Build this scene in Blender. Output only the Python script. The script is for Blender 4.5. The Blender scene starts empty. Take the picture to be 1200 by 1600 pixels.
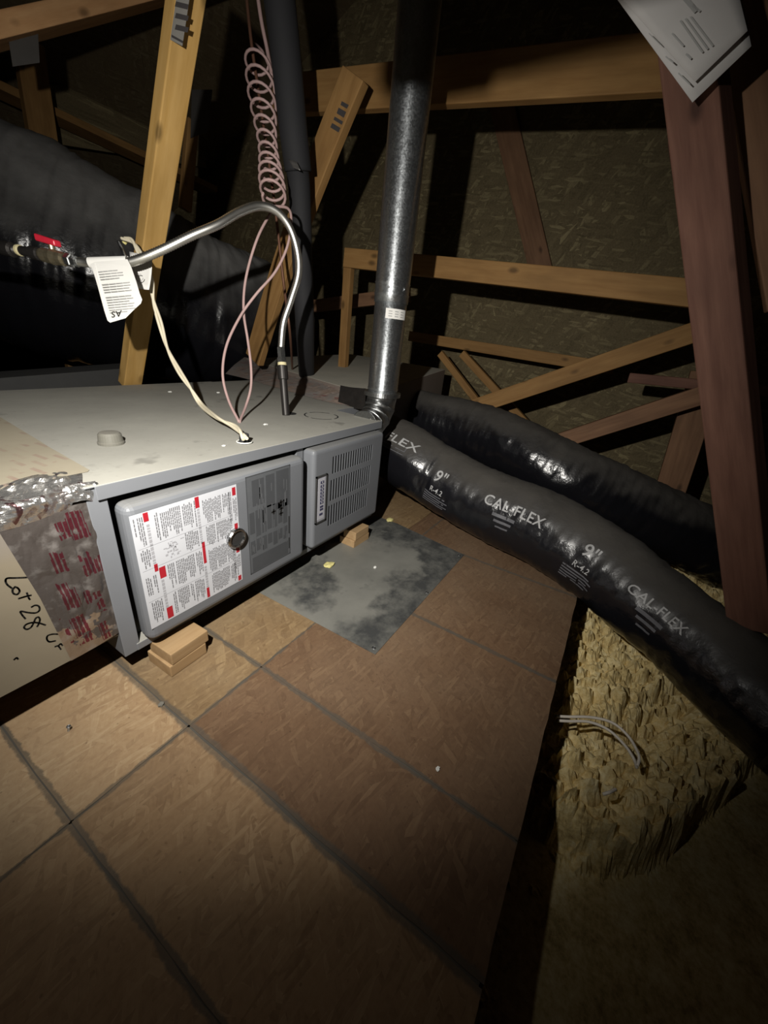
import bpy, bmesh, math, random
from mathutils import Vector, Matrix, noise, Quaternion
random.seed(7)
S = bpy.context.scene
COL = S.collection
V = Vector

# ---------------------------------------------------------------- camera
R = Matrix(((0.52296943, -0.84636963, 0.10080389),
            (-0.31147071, -0.29985150, -0.90170676),
            (0.79340341, 0.44016761, -0.42043252)))      # rows: image right, image down, forward
CAM = V((0, 0, .88)); FOC = 592.0
cd = bpy.data.cameras.new('camera'); cam = bpy.data.objects.new('camera', cd); COL.objects.link(cam)
cd.sensor_fit = 'VERTICAL'; cd.sensor_height = 36; cd.lens = FOC / 1600 * 36; cd.clip_start = .02
cam.matrix_world = Matrix.Translation(CAM) @ Matrix((R[0], -R[1], -R[2])).transposed().to_4x4()
S.camera = cam
# ---------------------------------------------------------------- world, lamp, exposure
w = bpy.data.worlds.new('world'); S.world = w; w.use_nodes = True
w.node_tree.nodes['Background'].inputs[0].default_value = (.5, .45, .4, 1)
w.node_tree.nodes['Background'].inputs[1].default_value = .0
S.view_settings.view_transform = 'Standard'; S.view_settings.look = 'None'
S.view_settings.gamma = 1; S.view_settings.use_curve_mapping = False
S.view_settings.exposure = 0.0
LAMP = V((-.02, .33, 1.08)); AIM = V((.79, .51, -.35))
def beam(energy, cone, blend):                   # a hand torch left of the camera: hot spot and wide spill
    ld = bpy.data.lights.new('torch', 'SPOT'); ld.energy = energy; ld.color = (1, .965, .90)
    ld.spot_size = math.radians(cone); ld.spot_blend = blend; ld.shadow_soft_size = .012
    lo = bpy.data.objects.new('torch', ld); COL.objects.link(lo); lo.location = LAMP
    lo.rotation_euler = AIM.to_track_quat('-Z', 'Y').to_euler()
beam(132, 130, 1.0)
beam(8.5, 160, 1.0)

# ---------------------------------------------------------------- helpers
def at(px, py, ax, val):
    """photo pixel -> the point of the plane x/y/z = val seen there"""
    v = V((px - 600, py - 800, FOC)); r = R.transposed() @ v
    i = 'xyz'.index(ax); t = (val - CAM[i]) / r[i]
    return CAM + r * t
def atd(px, py, dep):
    return CAM + (R.transposed() @ V((px - 600, py - 800, FOC))) * (dep / FOC)

class MB:
    def __init__(s): s.v = []; s.f = []; s.m = []; s.sm = []
    def add(s, vs, fs, mi=0, smooth=False):
        b = len(s.v); s.v += [V(q) for q in vs]
        for f in fs: s.f.append([b + i for i in f]); s.m.append(mi); s.sm.append(smooth)
    def box(s, x0, x1, y0, y1, z0, z1, mi=0):
        s.hexa([(x0,y0,z0),(x1,y0,z0),(x1,y1,z0),(x0,y1,z0),(x0,y0,z1),(x1,y0,z1),(x1,y1,z1),(x0,y1,z1)], mi)
    def hexa(s, c, mi=0):
        s.add(c, [(0,3,2,1),(4,5,6,7),(0,1,5,4),(1,2,6,5),(2,3,7,6),(3,0,4,7)], mi)
    def prism(s, pts, z0, z1, mi=0):                       # counter-clockwise xy outline
        n = len(pts)
        s.add([(x,y,z0) for x,y in pts] + [(x,y,z1) for x,y in pts],
              [tuple(range(n-1,-1,-1)), tuple(range(n,2*n))] + [(i,(i+1)%n,n+(i+1)%n,n+i) for i in range(n)], mi)
    def quad(s, a, b, c, d, mi=0): s.add([a,b,c,d], [(0,1,2,3)], mi)
    def tube(s, pts, r, n=10, mi=0, cap=True):
        pts = [V(p) for p in pts]; m = len(pts)
        rr = r if callable(r) else (lambda t: r)
        T = [(pts[min(i+1,m-1)] - pts[max(i-1,0)]).normalized() for i in range(m)]
        u = T[0].orthogonal().normalized(); b0 = len(s.v); prev = T[0]
        for i in range(m):
            q = prev.rotation_difference(T[i]); u = (q @ u).normalized(); prev = T[i]; w_ = T[i].cross(u)
            ri = rr(i/(m-1))
            for k in range(n):
                a = 2*math.pi*k/n; s.v.append(pts[i] + (u*math.cos(a) + w_*math.sin(a))*ri)
        for i in range(m-1):
            for k in range(n):
                s.f.append([b0+i*n+k, b0+i*n+(k+1)%n, b0+(i+1)*n+(k+1)%n, b0+(i+1)*n+k]); s.m.append(mi); s.sm.append(True)
        if cap:
            s.f.append([b0+k for k in range(n-1,-1,-1)]); s.m.append(mi); s.sm.append(False)
            s.f.append([b0+(m-1)*n+k for k in range(n)]); s.m.append(mi); s.sm.append(False)
    def lathe(s, c, axis, prof, n=24, mi=0):               # prof: (distance along axis, radius)
        c = V(c); axis = V(axis).normalized(); u = axis.orthogonal().normalized(); w_ = axis.cross(u); b0 = len(s.v)
        for h, r in prof:
            for k in range(n):
                a = 2*math.pi*k/n; s.v.append(c + axis*h + (u*math.cos(a)+w_*math.sin(a))*r)
        for i in range(len(prof)-1):
            for k in range(n):
                s.f.append([b0+i*n+k, b0+i*n+(k+1)%n, b0+(i+1)*n+(k+1)%n, b0+(i+1)*n+k]); s.m.append(mi); s.sm.append(False)
        s.f.append([b0+k for k in range(n-1,-1,-1)]); s.m.append(mi); s.sm.append(False)
        s.f.append([b0+(len(prof)-1)*n+k for k in range(n)]); s.m.append(mi); s.sm.append(False)

def obj(name, mb, mats, parent=None, bevel=0, seg=2, origin=None):
    """one mesh object; vertices given in world coordinates"""
    base = parent_loc(parent) if parent else V((0,0,0))
    o0 = base if origin is None else V(origin)
    me = bpy.data.meshes.new(name)
    me.from_pydata([tuple(v - o0) for v in mb.v], [], mb.f); me.update()
    for m in (mats if isinstance(mats, (list, tuple)) else [mats]): me.materials.append(m)
    me.polygons.foreach_set('material_index', mb.m); me.polygons.foreach_set('use_smooth', mb.sm)
    bm = bmesh.new(); bm.from_mesh(me); bmesh.ops.recalc_face_normals(bm, faces=bm.faces)
    bm.to_mesh(me); bm.free()
    o = bpy.data.objects.new(name, me); COL.objects.link(o); o.location = o0 - base
    if parent: o.parent = parent
    if bevel:
        b = o.modifiers.new('bevel', 'BEVEL'); b.width = bevel; b.segments = seg; b.limit_method = 'ANGLE'; b.angle_limit = math.radians(40)
    return o
def parent_loc(p):
    l = V(p.location)
    while p.parent: p = p.parent; l += V(p.location)
    return l
def tag(o, label=None, cat=None, group=None, kind=None):
    if label: o['label'] = label
    if cat: o['category'] = cat
    if group: o['group'] = group
    if kind: o['kind'] = kind
    return o
def thing(name, label, cat, loc, group=None):
    o = bpy.data.objects.new(name, None); o.empty_display_size = .05; COL.objects.link(o); o.location = loc
    return tag(o, label, cat, group)
def spline(pts, n):
    """Catmull-Rom through the points, n samples per span"""
    pts = [V(p) for p in pts]; P = [pts[0]*2-pts[1]] + pts + [pts[-1]*2-pts[-2]]; out = []
    for i in range(1, len(P)-2):
        a, b, c, d = P[i-1], P[i], P[i+1], P[i+2]
        for k in range(n):
            t = k/n
            out.append(.5*((2*b) + (c-a)*t + (2*a-5*b+4*c-d)*t*t + (3*b-a-3*c+d)*t**3))
    out.append(pts[-1]); return out

# ---------------------------------------------------------------- materials
class N:
    def __init__(s, name):
        s.mat = bpy.data.materials.new(name); s.mat.use_nodes = True; s.t = s.mat.node_tree; s.n = s.t.nodes; s.l = s.t.links
        s.b = s.n['Principled BSDF']
    def new(s, ty, **kw):
        q = s.n.new(ty)
        for k, v in kw.items():
            if k.startswith('i_'): q.inputs[k[2:].replace('_',' ')].default_value = v
            else: setattr(q, k, v)
        return q
    def coord(s, kind='Object', scale=(1,1,1), rot=(0,0,0), loc=(0,0,0)):
        if kind == 'World': g = s.new('ShaderNodeNewGeometry'); out = g.outputs['Position']
        else: g = s.new('ShaderNodeTexCoord'); out = g.outputs[kind]
        m = s.new('ShaderNodeMapping'); m.inputs['Scale'].default_value = scale; m.inputs['Rotation'].default_value = rot; m.inputs['Location'].default_value = loc
        s.l.new(out, m.inputs['Vector']); return m.outputs['Vector']
    def noise(s, vec, scale=5, detail=4, rough=.55):
        q = s.new('ShaderNodeTexNoise'); q.inputs['Scale'].default_value = scale; q.inputs['Detail'].default_value = detail; q.inputs['Roughness'].default_value = rough
        s.l.new(vec, q.inputs['Vector']); return q.outputs['Fac']
    def ramp(s, fac, stops):
        q = s.new('ShaderNodeValToRGB'); e = q.color_ramp.elements
        while len(e) < len(stops): e.new(.5)
        for el, (p, c) in zip(e, stops):
            el.position = p; el.color = (c if len(c) == 4 else (*c, 1)) if not isinstance(c, (int, float)) else (c, c, c, 1)
        s.l.new(fac, q.inputs['Fac']); return q.outputs['Color']
    def mix(s, fac, a, b, mode='MIX'):
        q = s.new('ShaderNodeMixRGB', blend_type=mode)
        for i, x in zip(('Fac','Color1','Color2'), (fac, a, b)):
            if isinstance(x, (int, float)): q.inputs[i].default_value = x if i == 'Fac' else (x, x, x, 1)
            elif isinstance(x, tuple): q.inputs[i].default_value = (*x, 1) if len(x) == 3 else x
            else: s.l.new(x, q.inputs[i])
        return q.outputs['Color']
    def math(s, op, a, b=None, c=None):
        q = s.new('ShaderNodeMath', operation=op)
        for i, x in enumerate((a, b, c)):
            if x is None: continue
            if isinstance(x, (int, float)): q.inputs[i].default_value = x
            else: s.l.new(x, q.inputs[i])
        return q.outputs[0]
    def set(s, **kw):
        for k, v in kw.items():
            k = {'color':'Base Color','rough':'Roughness','metal':'Metallic','spec':'Specular IOR Level','coat':'Coat Weight'}.get(k, k)
            if isinstance(v, (int, float)): s.b.inputs[k].default_value = v
            elif isinstance(v, tuple): s.b.inputs[k].default_value = (*v, 1)
            else: s.l.new(v, s.b.inputs[k])
        return s
    def bump(s, h, strength=.3, dist=.002):
        q = s.new('ShaderNodeBump'); q.inputs['Strength'].default_value = strength; q.inputs['Distance'].default_value = dist
        s.l.new(h, q.inputs['Height']); s.l.new(q.outputs['Normal'], s.b.inputs['Normal']); return s
    def sep(s, vec):
        q = s.new('ShaderNodeSeparateXYZ'); s.l.new(vec, q.inputs[0]); return q.outputs
    def upness(s, lo, hi, wob=0.0, scale=8):
        """0..1 where the surface faces up: where dust has settled"""
        g = s.new('ShaderNodeNewGeometry'); z = s.sep(g.outputs['Normal'])[2]
        if wob:
            z = s.math('ADD', z, s.math('MULTIPLY', s.math('SUBTRACT', s.noise(s.coord('World'), scale, 5), .5), wob))
        q = s.new('ShaderNodeMapRange'); q.interpolation_type = 'SMOOTHSTEP'; q.inputs['From Min'].default_value = lo; q.inputs['From Max'].default_value = hi
        s.l.new(z, q.inputs['Value']); return q.outputs['Result']

def plain(name, c, rough=.5, metal=0, var=.15, scale=20, bump=0):
    m = N(name); f = m.noise(m.coord('Object'), scale, 4)
    m.set(color=m.mix(f, tuple(x*(1-var) for x in c), tuple(min(1, x*(1+var)) for x in c)), rough=rough, metal=metal)
    if bump: m.bump(f, bump)
    return m.mat
def wood(name, c1, c2, rough=.7):
    m = N(name); oi = m.new('ShaderNodeObjectInfo')
    off = m.new('ShaderNodeVectorMath', operation='MULTIPLY_ADD')
    tc = m.new('ShaderNodeTexCoord'); cmb = m.new('ShaderNodeCombineXYZ')
    for i in range(3): m.l.new(oi.outputs['Random'], cmb.inputs[i])
    off.inputs[1].default_value = (37, 11, 5); m.l.new(cmb.outputs[0], off.inputs[0]); m.l.new(tc.outputs['Object'], off.inputs[2])
    mp = m.new('ShaderNodeMapping'); mp.inputs['Scale'].default_value = (1.3, 16, 16); m.l.new(off.outputs[0], mp.inputs[0])
    f = m.noise(mp.outputs[0], 3, 6, .6)
    mp2 = m.new('ShaderNodeMapping'); mp2.inputs['Scale'].default_value = (3, 9, 9); m.l.new(off.outputs[0], mp2.inputs[0])
    g = m.noise(mp2.outputs[0], 1.2, 3)
    vo = m.new('ShaderNodeTexVoronoi'); vo.inputs['Scale'].default_value = 1; mp3 = m.new('ShaderNodeMapping'); mp3.inputs['Scale'].default_value = (4.5, 9, 9)
    m.l.new(off.outputs[0], mp3.inputs[0]); m.l.new(mp3.outputs[0], vo.inputs['Vector'])
    knot = m.ramp(vo.outputs['Distance'], [(.06, 1), (.16, 0)])
    c = m.mix(m.ramp(f, [(.3, 0), (.7, 1)]), c1, c2)
    c = m.mix(m.math('MULTIPLY', m.ramp(g, [(.4, 0), (.7, 1)]), .45), c, tuple(x*.55 for x in c1))
    c = m.mix(m.math('MULTIPLY', knot, .75), c, tuple(x*.25 for x in c1))
    m.set(color=c, rough=rough, spec=.25).bump(f, .25)
    return m.mat

def osb(name, base, dark, light, coord='World', seams=None, scale=1.0, rot=0.0, plane='xy', dusty=.5):
    m = N(name); oi = m.new('ShaderNodeObjectInfo'); vec0 = m.coord(coord)
    if plane == 'yz': vec0 = m.coord(coord, rot=(0, math.radians(90), 0))
    cols = None; hs = None
    wig = m.new('ShaderNodeTexNoise'); wig.inputs['Scale'].default_value = 9; m.l.new(vec0, wig.inputs['Vector'])
    wadd = m.new('ShaderNodeVectorMath', operation='MULTIPLY_ADD'); wadd.inputs[1].default_value = (.018, .018, .018)
    m.l.new(wig.outputs['Color'], wadd.inputs[0]); m.l.new(vec0, wadd.inputs[2])
    for i, (ang, sx, sy) in enumerate(((.5, 11, 60), (-.35, 14, 75), (1.2, 13, 66), (-1.1, 18, 90), (2.2, 10, 52), (.1, 22, 120))):
        mp = m.new('ShaderNodeMapping'); mp.inputs['Rotation'].default_value = (0, 0, ang + rot); mp.inputs['Scale'].default_value = (1, 1, 1)
        m.l.new(wadd.outputs[0], mp.inputs['Vector'])
        mp2 = m.new('ShaderNodeMapping'); mp2.inputs['Scale'].default_value = (sx*scale, sy*scale, 3); mp2.inputs['Location'].default_value = (i*3.7, i*1.3, 0)
        m.l.new(mp.outputs[0], mp2.inputs['Vector'])
        vo = m.new('ShaderNodeTexVoronoi'); vo.inputs['Scale'].default_value = 1; m.l.new(mp2.outputs[0], vo.inputs['Vector'])
        s_ = m.sep(vo.outputs['Color'])
        mp3 = m.new('ShaderNodeMapping'); mp3.inputs['Scale'].default_value = (14*scale, 190*scale, 3); m.l.new(mp.outputs[0], mp3.inputs['Vector'])
        st = m.noise(mp3.outputs[0], 1, 4, .65)
        c = m.ramp(m.math('ADD', m.math('MULTIPLY', s_[0], .55), m.math('MULTIPLY', st, .45)), [(.15, dark), (.45, base), (.62, base), (.85, light)])
        if cols is None: cols, hs = c, s_[1]
        else:
            msk = m.math('GREATER_THAN', s_[2], .55)
            cols = m.mix(msk, cols, c); hs = m.mix(msk, hs, s_[1])
    blot = m.noise(vec0, 2.2, 4); cols = m.mix(m.ramp(blot, [(.35, 0), (.7, .5)]), cols, tuple(x*.62 for x in base))
    if seams: cols = m.mix(m.ramp(m.noise(m.coord('World', loc=(7, 3, 0)), 1.7, 5, .6), [(.4, 0), (.7, dusty)]), cols, (.33, .27, .19))
    fine = m.noise(vec0, 90, 3); cols = m.mix(.35, cols, m.mix(fine, dark, light))
    fl = m.new('ShaderNodeTexVoronoi'); fl.inputs['Scale'].default_value = 34; m.l.new(wadd.outputs[0], fl.inputs['Vector'])
    cols = m.mix(m.math('MULTIPLY', m.math('LESS_THAN', fl.outputs['Distance'], .07), .35), cols, tuple(x*.3 for x in dark))
    if seams:
        pos = m.sep(m.coord('World')); wob = m.noise(m.coord('World'), 24, 5, .7); wob2 = m.noise(m.coord('World'), 3.0, 2)
        tot = None
        for ax, val, hw in seams:
            d = m.math('ABSOLUTE', m.math('SUBTRACT', pos[ax], val))
            d = m.math('ADD', d, m.math('MULTIPLY', m.math('SUBTRACT', wob, .5), .022))
            d = m.math('ADD', d, m.math('MULTIPLY', m.math('SUBTRACT', wob2, .5), .012))
            q = m.new('ShaderNodeMapRange'); q.interpolation_type = 'SMOOTHSTEP'
            q.inputs['From Min'].default_value = hw; q.inputs['From Max'].default_value = hw*.5; m.l.new(d, q.inputs['Value'])
            tot = q.outputs['Result'] if tot is None else m.math('MAXIMUM', tot, q.outputs['Result'])
        cols = m.mix(m.math('MULTIPLY', tot, m.math('MULTIPLY_ADD', m.ramp(wob2, [(.3, 0), (.7, 1)]), .35, .55)), cols, (.085, .076, .062))
    m.set(color=cols, rough=.75, spec=.2); m.bump(hs, .35, .0015)
    return m.mat

SEAM_X = [-.42, .076, .312, .532, 1.006, 1.522]
SEAM_Y = .634
M = {}
M['deck'] = osb('deck_strand_board', (.38, .245, .13), (.23, .13, .065), (.56, .42, .25),
                seams=[(0, x, .010 if x != .312 else .015) for x in SEAM_X] + [(1, SEAM_Y, .0065)])
SEAMS = [(0, x, .010 if x != .312 else .015) for x in SEAM_X] + [(1, SEAM_Y, .0065)]
M['deck_tan'] = osb('yellow_tan_strand_board', (.215, .138, .068), (.125, .072, .035), (.34, .24, .125), seams=SEAMS)
M['deck_red'] = osb('red_brown_strand_board', (.150, .087, .049), (.090, .048, .027), (.23, .146, .082), seams=SEAMS, dusty=.25)
M['deck_brown'] = osb('brown_strand_board', (.27, .17, .09), (.16, .09, .046), (.40, .28, .16), seams=SEAMS, dusty=.35)
M['dirt'] = plain('packed_dust', (.085, .076, .062), .95)
M['wall_osb'] = osb('gable_strand_board', (.14, .105, .058), (.05, .035, .018), (.44, .37, .20), plane='yz', scale=.5, rot=1.57)
M['roof_osb'] = osb('roof_strand_board', (.13, .095, .05), (.08, .055, .03), (.22, .18, .11), scale=.6)
M['pine'] = wood('pine_lumber', (.41, .24, .068), (.50, .315, .112))
M['pine_mid'] = wood('aged_pine_lumber', (.25, .132, .044), (.33, .188, .068))
M['pine_dark'] = wood('dark_lumber', (.19, .10, .055), (.28, .155, .085))
M['pine_red'] = wood('red_brown_lumber', (.12, .054, .037), (.19, .095, .065))
M['pine_heavy'] = wood('brown_heavy_timber', (.50, .27, .12), (.62, .37, .18))
M['block'] = wood('block_lumber', (.34, .215, .105), (.44, .30, .16))

def painted(name, c, dust, lo=.55, hi=.95, rough=.42, stain=False):
    m = N(name); up = m.upness(lo, hi, .1, 14); w3 = m.coord('World')
    f = m.noise(w3, 7, 5); g = m.noise(w3, 60, 3)
    base = m.mix(f, tuple(x*.88 for x in c), tuple(x*1.08 for x in c))
    d = m.mix(m.noise(w3, 5, 6, .65), tuple(x*.72 for x in dust), tuple(x*1.15 for x in dust))
    d = m.mix(m.ramp(g, [(.62, 0), (.78, .5)]), d, tuple(x*.6 for x in dust))
    if stain:
        sm = m.ramp(m.noise(m.coord('World', scale=(1, 1, 1), loc=(2.2, .4, 0)), 5.5, 4, .6), [(.63, 0), (.69, .75)])
        d = m.mix(sm, d, tuple(x*.5 for x in dust))
    col = m.mix(up, base, d)
    m.set(color=col, rough=m.mix(up, rough, .92), spec=.4).bump(g, .06, .001)
    return m.mat
M['cab'] = painted('grey_cabinet_enamel', (.165, .172, .185), (.33, .322, .285), stain=True)
M['door'] = painted('grey_door_enamel', (.15, .157, .17), (.165, .166, .165))
M['coil'] = painted('dusty_sheet_metal', (.17, .14, .12), (.46, .44, .37), .3, .8, .6)
M['cap'] = painted('dull_steel_cap', (.14, .135, .115), (.17, .16, .135), .5, .95, .4)
M['black'] = plain('black_void', (.004, .004, .004), .9)
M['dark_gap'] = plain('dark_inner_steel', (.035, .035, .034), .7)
M['chrome'] = plain('chrome_ring', (.5, .5, .5), .22, 1)
M['glass_dark'] = plain('dark_sight_glass', (.03, .03, .03), .08)

def galv(name, c=(.52, .55, .57), rough=.36):
    m = N(name); o = m.coord('Object')
    vo = m.new('ShaderNodeTexVoronoi'); vo.inputs['Scale'].default_value = 190; m.l.new(o, vo.inputs['Vector'])
    s_ = m.sep(vo.outputs['Color'])[0]; n = m.noise(o, 24, 6, .7); n2 = m.noise(o, 200, 3)
    f = m.mix(.5, s_, n)
    col = m.mix(m.ramp(f, [(.25, 0), (.75, 1)]), tuple(x*.78 for x in c), c)
    tg = m.new('ShaderNodeTangent', direction_type='RADIAL', axis='Z'); m.l.new(tg.outputs[0], m.b.inputs['Tangent'])
    m.set(color=col, metal=.96, rough=m.ramp(f, [(.2, rough-.06), (.8, rough+.08)])).bump(m.mix(.6, n, n2), .07, .001)
    m.set(Anisotropic=.75); m.b.inputs['Anisotropic Rotation'].default_value = .25
    return m.mat
M['galv'] = galv('galvanised_steel', (.60, .63, .65), .40)
M['galv2'] = galv('dull_galvanised_steel', (.42, .43, .43), .42)
def metalsheet():
    m = N('stained_galvanised_sheet'); p = m.coord('World'); n = m.noise(p, 5, 6, .6); n2 = m.noise(p, 14, 6, .7)
    c = m.mix(m.ramp(n, [(.3, 0), (.75, 1)]), (.20, .198, .178), (.30, .295, .262))
    xyz = m.sep(p)                                # wet-stained half of the sheet
    lean = m.math('ADD', m.math('MULTIPLY', m.math('MAXIMUM', m.math('SUBTRACT', xyz[0], 1.32), 0), .8), m.math('MULTIPLY', m.math('MAXIMUM', m.math('SUBTRACT', .57, xyz[1]), 0), 1.5))
    s_ = m.ramp(m.math('ADD', m.noise(m.coord('World', loc=(3.1, 1.7, 0)), 3.6, 5, .62), lean), [(.5, 0), (.6, .85)])
    c = m.mix(m.math('MULTIPLY', s_, m.ramp(n2, [(.35, .4), (.6, 1)])), c, (.042, .045, .048))
    m.set(color=c, metal=.35, rough=.55).bump(n2, .06); return m.mat
M['sheet'] = metalsheet()

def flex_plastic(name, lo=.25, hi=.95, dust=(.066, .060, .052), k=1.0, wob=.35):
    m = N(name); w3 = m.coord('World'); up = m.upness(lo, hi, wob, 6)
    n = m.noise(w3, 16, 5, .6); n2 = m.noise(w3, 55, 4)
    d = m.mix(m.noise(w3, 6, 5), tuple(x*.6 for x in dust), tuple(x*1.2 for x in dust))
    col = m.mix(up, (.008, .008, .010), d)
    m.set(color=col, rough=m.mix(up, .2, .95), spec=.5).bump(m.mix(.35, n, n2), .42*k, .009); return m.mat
M['flex'] = flex_plastic('black_duct_film')
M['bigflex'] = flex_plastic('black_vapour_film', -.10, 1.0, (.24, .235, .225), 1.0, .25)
M['print'] = plain('white_duct_print', (.36, .36, .36), .6, 0, .35, 60)
M['print_dim'] = plain('faint_duct_print', (.10, .10, .11), .6, 0, .4, 60)

def foil(name, shiny=True, tan=(.42, .36, .27), base_c=(.15, .135, .125), red_c=(.13, .010, .018)):
    m = N(name); p = m.coord('World'); n = m.noise(p, 9, 4); cr = m.noise(p, 45, 5, .65)
    up = m.mix(m.ramp(n, [(.4, 0), (.6, 1)]), base_c, tan) if not shiny else m.mix(n, (.66, .65, .63), (.75, .74, .72))
    b = m.new('ShaderNodeTexBrick'); b.inputs['Scale'].default_value = 1
    b.inputs['Color1'].default_value = (1,1,1,1); b.inputs['Color2'].default_value = (0,0,0,1); b.inputs['Mortar'].default_value = (0,0,0,1)
    b.inputs['Brick Width'].default_value = .5; b.inputs['Row Height'].default_value = .25; b.inputs['Mortar Size'].default_value = .06
    m.l.new(m.coord('World', scale=(20, 20, 3.6), rot=(math.radians(90), 0, .12) if not shiny else (.4, .3, .7)), b.inputs['Vector'])
    ptch = m.ramp(m.noise(m.coord('World', loc=(5, 2, 1)), 12, 3), [(.5, 0), (.56, 1)])
    red = m.math('MULTIPLY', b.outputs['Color'], ptch)
    st = m.ramp(m.noise(m.coord('World', scale=(70, 70, 6)), 1, 2), [(.4, .35), (.55, 1)])
    col = m.mix(m.math('MULTIPLY', m.math('MULTIPLY', red, st), .85), up, red_c)
    m.set(color=col, metal=.9 if shiny else .25, rough=.22 if shiny else .33).bump(cr, .5 if shiny else .4, .006); return m.mat
M['foil'] = foil('crinkled_foil_tape')
M['foil_dull'] = foil('printed_foil_tape', False, (.20, .14, .095))
M['foil_pale'] = foil('pale_printed_tape', False, (.38, .29, .24), (.33, .30, .28), (.24, .07, .07))
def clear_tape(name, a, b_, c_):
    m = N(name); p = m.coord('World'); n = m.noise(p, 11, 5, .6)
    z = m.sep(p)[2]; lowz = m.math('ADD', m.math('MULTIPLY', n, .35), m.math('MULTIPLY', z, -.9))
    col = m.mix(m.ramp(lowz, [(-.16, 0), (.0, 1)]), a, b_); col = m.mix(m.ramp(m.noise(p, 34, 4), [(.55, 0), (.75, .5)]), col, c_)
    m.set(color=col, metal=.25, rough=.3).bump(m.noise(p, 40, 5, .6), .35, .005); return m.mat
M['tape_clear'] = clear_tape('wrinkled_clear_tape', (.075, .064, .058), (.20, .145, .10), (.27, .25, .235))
M['tape_red'] = clear_tape('red_tape_print', (.065, .013, .018), (.11, .018, .024), (.13, .055, .055))
def tan_tape():
    m = N('dusty_tan_tape'); p = m.coord('World'); b = m.new('ShaderNodeTexBrick'); b.inputs['Scale'].default_value = 1
    b.inputs['Color1'].default_value = (1,1,1,1); b.inputs['Color2'].default_value = (0,0,0,1); b.inputs['Mortar'].default_value = (0,0,0,1)
    b.inputs['Brick Width'].default_value = .4; b.inputs['Row Height'].default_value = .22; b.inputs['Mortar Size'].default_value = .07
    m.l.new(m.coord('World', scale=(9, 5, 9), rot=(0, 0, 1.35)), b.inputs['Vector'])
    pt = m.ramp(m.noise(p, 9, 3), [(.47, 0), (.55, 1)])
    d = m.mix(m.noise(p, 7, 5), (.24, .21, .15), (.32, .285, .215))
    col = m.mix(m.math('MULTIPLY', m.math('MULTIPLY', b.outputs['Color'], pt), .55), d, (.20, .10, .085))
    m.set(color=col, rough=.85).bump(m.noise(p, 40, 4), .15); return m.mat
M['tan'] = tan_tape()
def ductboard():
    m = N('tan_duct_board'); p = m.coord('World'); n = m.noise(p, 6, 5)
    c = m.mix(n, (.17, .142, .098), (.245, .208, .148))
    z = m.sep(p)[2]
    top = m.ramp(m.math('ADD', z, m.math('MULTIPLY', m.math('SUBTRACT', n, .5), .25)), [(.40, 0), (.47, 1)])
    c = m.mix(m.math('MULTIPLY', top, .75), c, (.17, .15, .13))
    m.set(color=c, rough=.62).bump(m.noise(p, 30, 4), .12); return m.mat
M['board'] = ductboard()
M['ink'] = plain('black_marker', (.012, .011, .010), .6)
M['label'] = plain('white_label_film', (.52, .53, .56), .35, 0, .03)
M['label_text'] = plain('grey_label_text', (.16, .16, .17), .5, 0, .2)
M['label_red'] = plain('red_label_block', (.36, .015, .025), .4)
M['data'] = plain('grey_data_label', (.095, .10, .107), .45, 0, .12, 40)
M['data_text'] = plain('dark_data_print', (.060, .063, .068), .5)
M['data_light'] = plain('pale_data_print', (.10, .104, .11), .5)
M['badge'] = plain('silver_badge_plate', (.42, .42, .46), .35, .3)
M['badge_ink'] = plain('blue_badge_lettering', (.045, .045, .09), .4)
M['steel_hose'] = plain('corrugated_stainless', (.80, .79, .74), .36, 1)
M['iron'] = plain('black_iron', (.035, .032, .030), .45, .6, .3)
M['brass'] = plain('aged_brass', (.42, .36, .24), .4, .9, .35, 60)
M['dope'] = plain('yellow_thread_tape', (.62, .55, .32), .7)
M['red'] = plain('red_vinyl_handle', (.52, .02, .04), .4)
M['paper'] = plain('white_paper', (.66, .65, .62), .8, 0, .04)
M['old_paper'] = plain('greyed_paper', (.52, .505, .49), .85, 0, .06)
M['paper_text'] = plain('black_print', (.05, .05, .05), .8)
M['paper_grey'] = plain('fine_grey_print', (.36, .36, .35), .8)
M['cream'] = plain('cream_wire', (.62, .56, .42), .55)
M['pink'] = plain('dusty_pink_wire', (.40, .27, .255), .6, 0, .2)
M['copper'] = plain('dull_copper', (.22, .11, .07), .5, .6, .3)
M['foam'] = painted('black_pipe_insulation', (.016, .016, .018), (.035, .034, .033), .2, .8, .8)
M['plate'] = plain('galvanised_truss_plate', (.11, .105, .10), .5, .5)
M['stamp'] = plain('grade_stamp_ink', (.045, .04, .04), .8)
M['stampbg'] = plain('grey_grade_tag', (.22, .21, .19), .8)
M['yellow'] = plain('yellow_foam', (.60, .54, .22), .9, 0, .25, 90)
M['white'] = plain('white_crumb', (.7, .7, .66), .8)
M['cable'] = plain('white_cable', (.86, .79, .69), .5)
M['band'] = plain('dark_foil_band', (.06, .055, .052), .32, .7, .4, 30, .5)
def insul():
    m = N('yellow_fibreglass'); p = m.coord('World'); n = m.noise(p, 16, 6, .7); n2 = m.noise(p, 70, 5, .7)
    f = m.mix(.45, n, n2)
    c = m.ramp(f, [(.34, (.40, .29, .125)), (.48, (.74, .58, .27)), (.62, (.92, .80, .48))])
    m.set(color=c, rough=.95, spec=.1).bump(n2, .5, .006); return m.mat
M['insul'] = insul()

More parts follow.
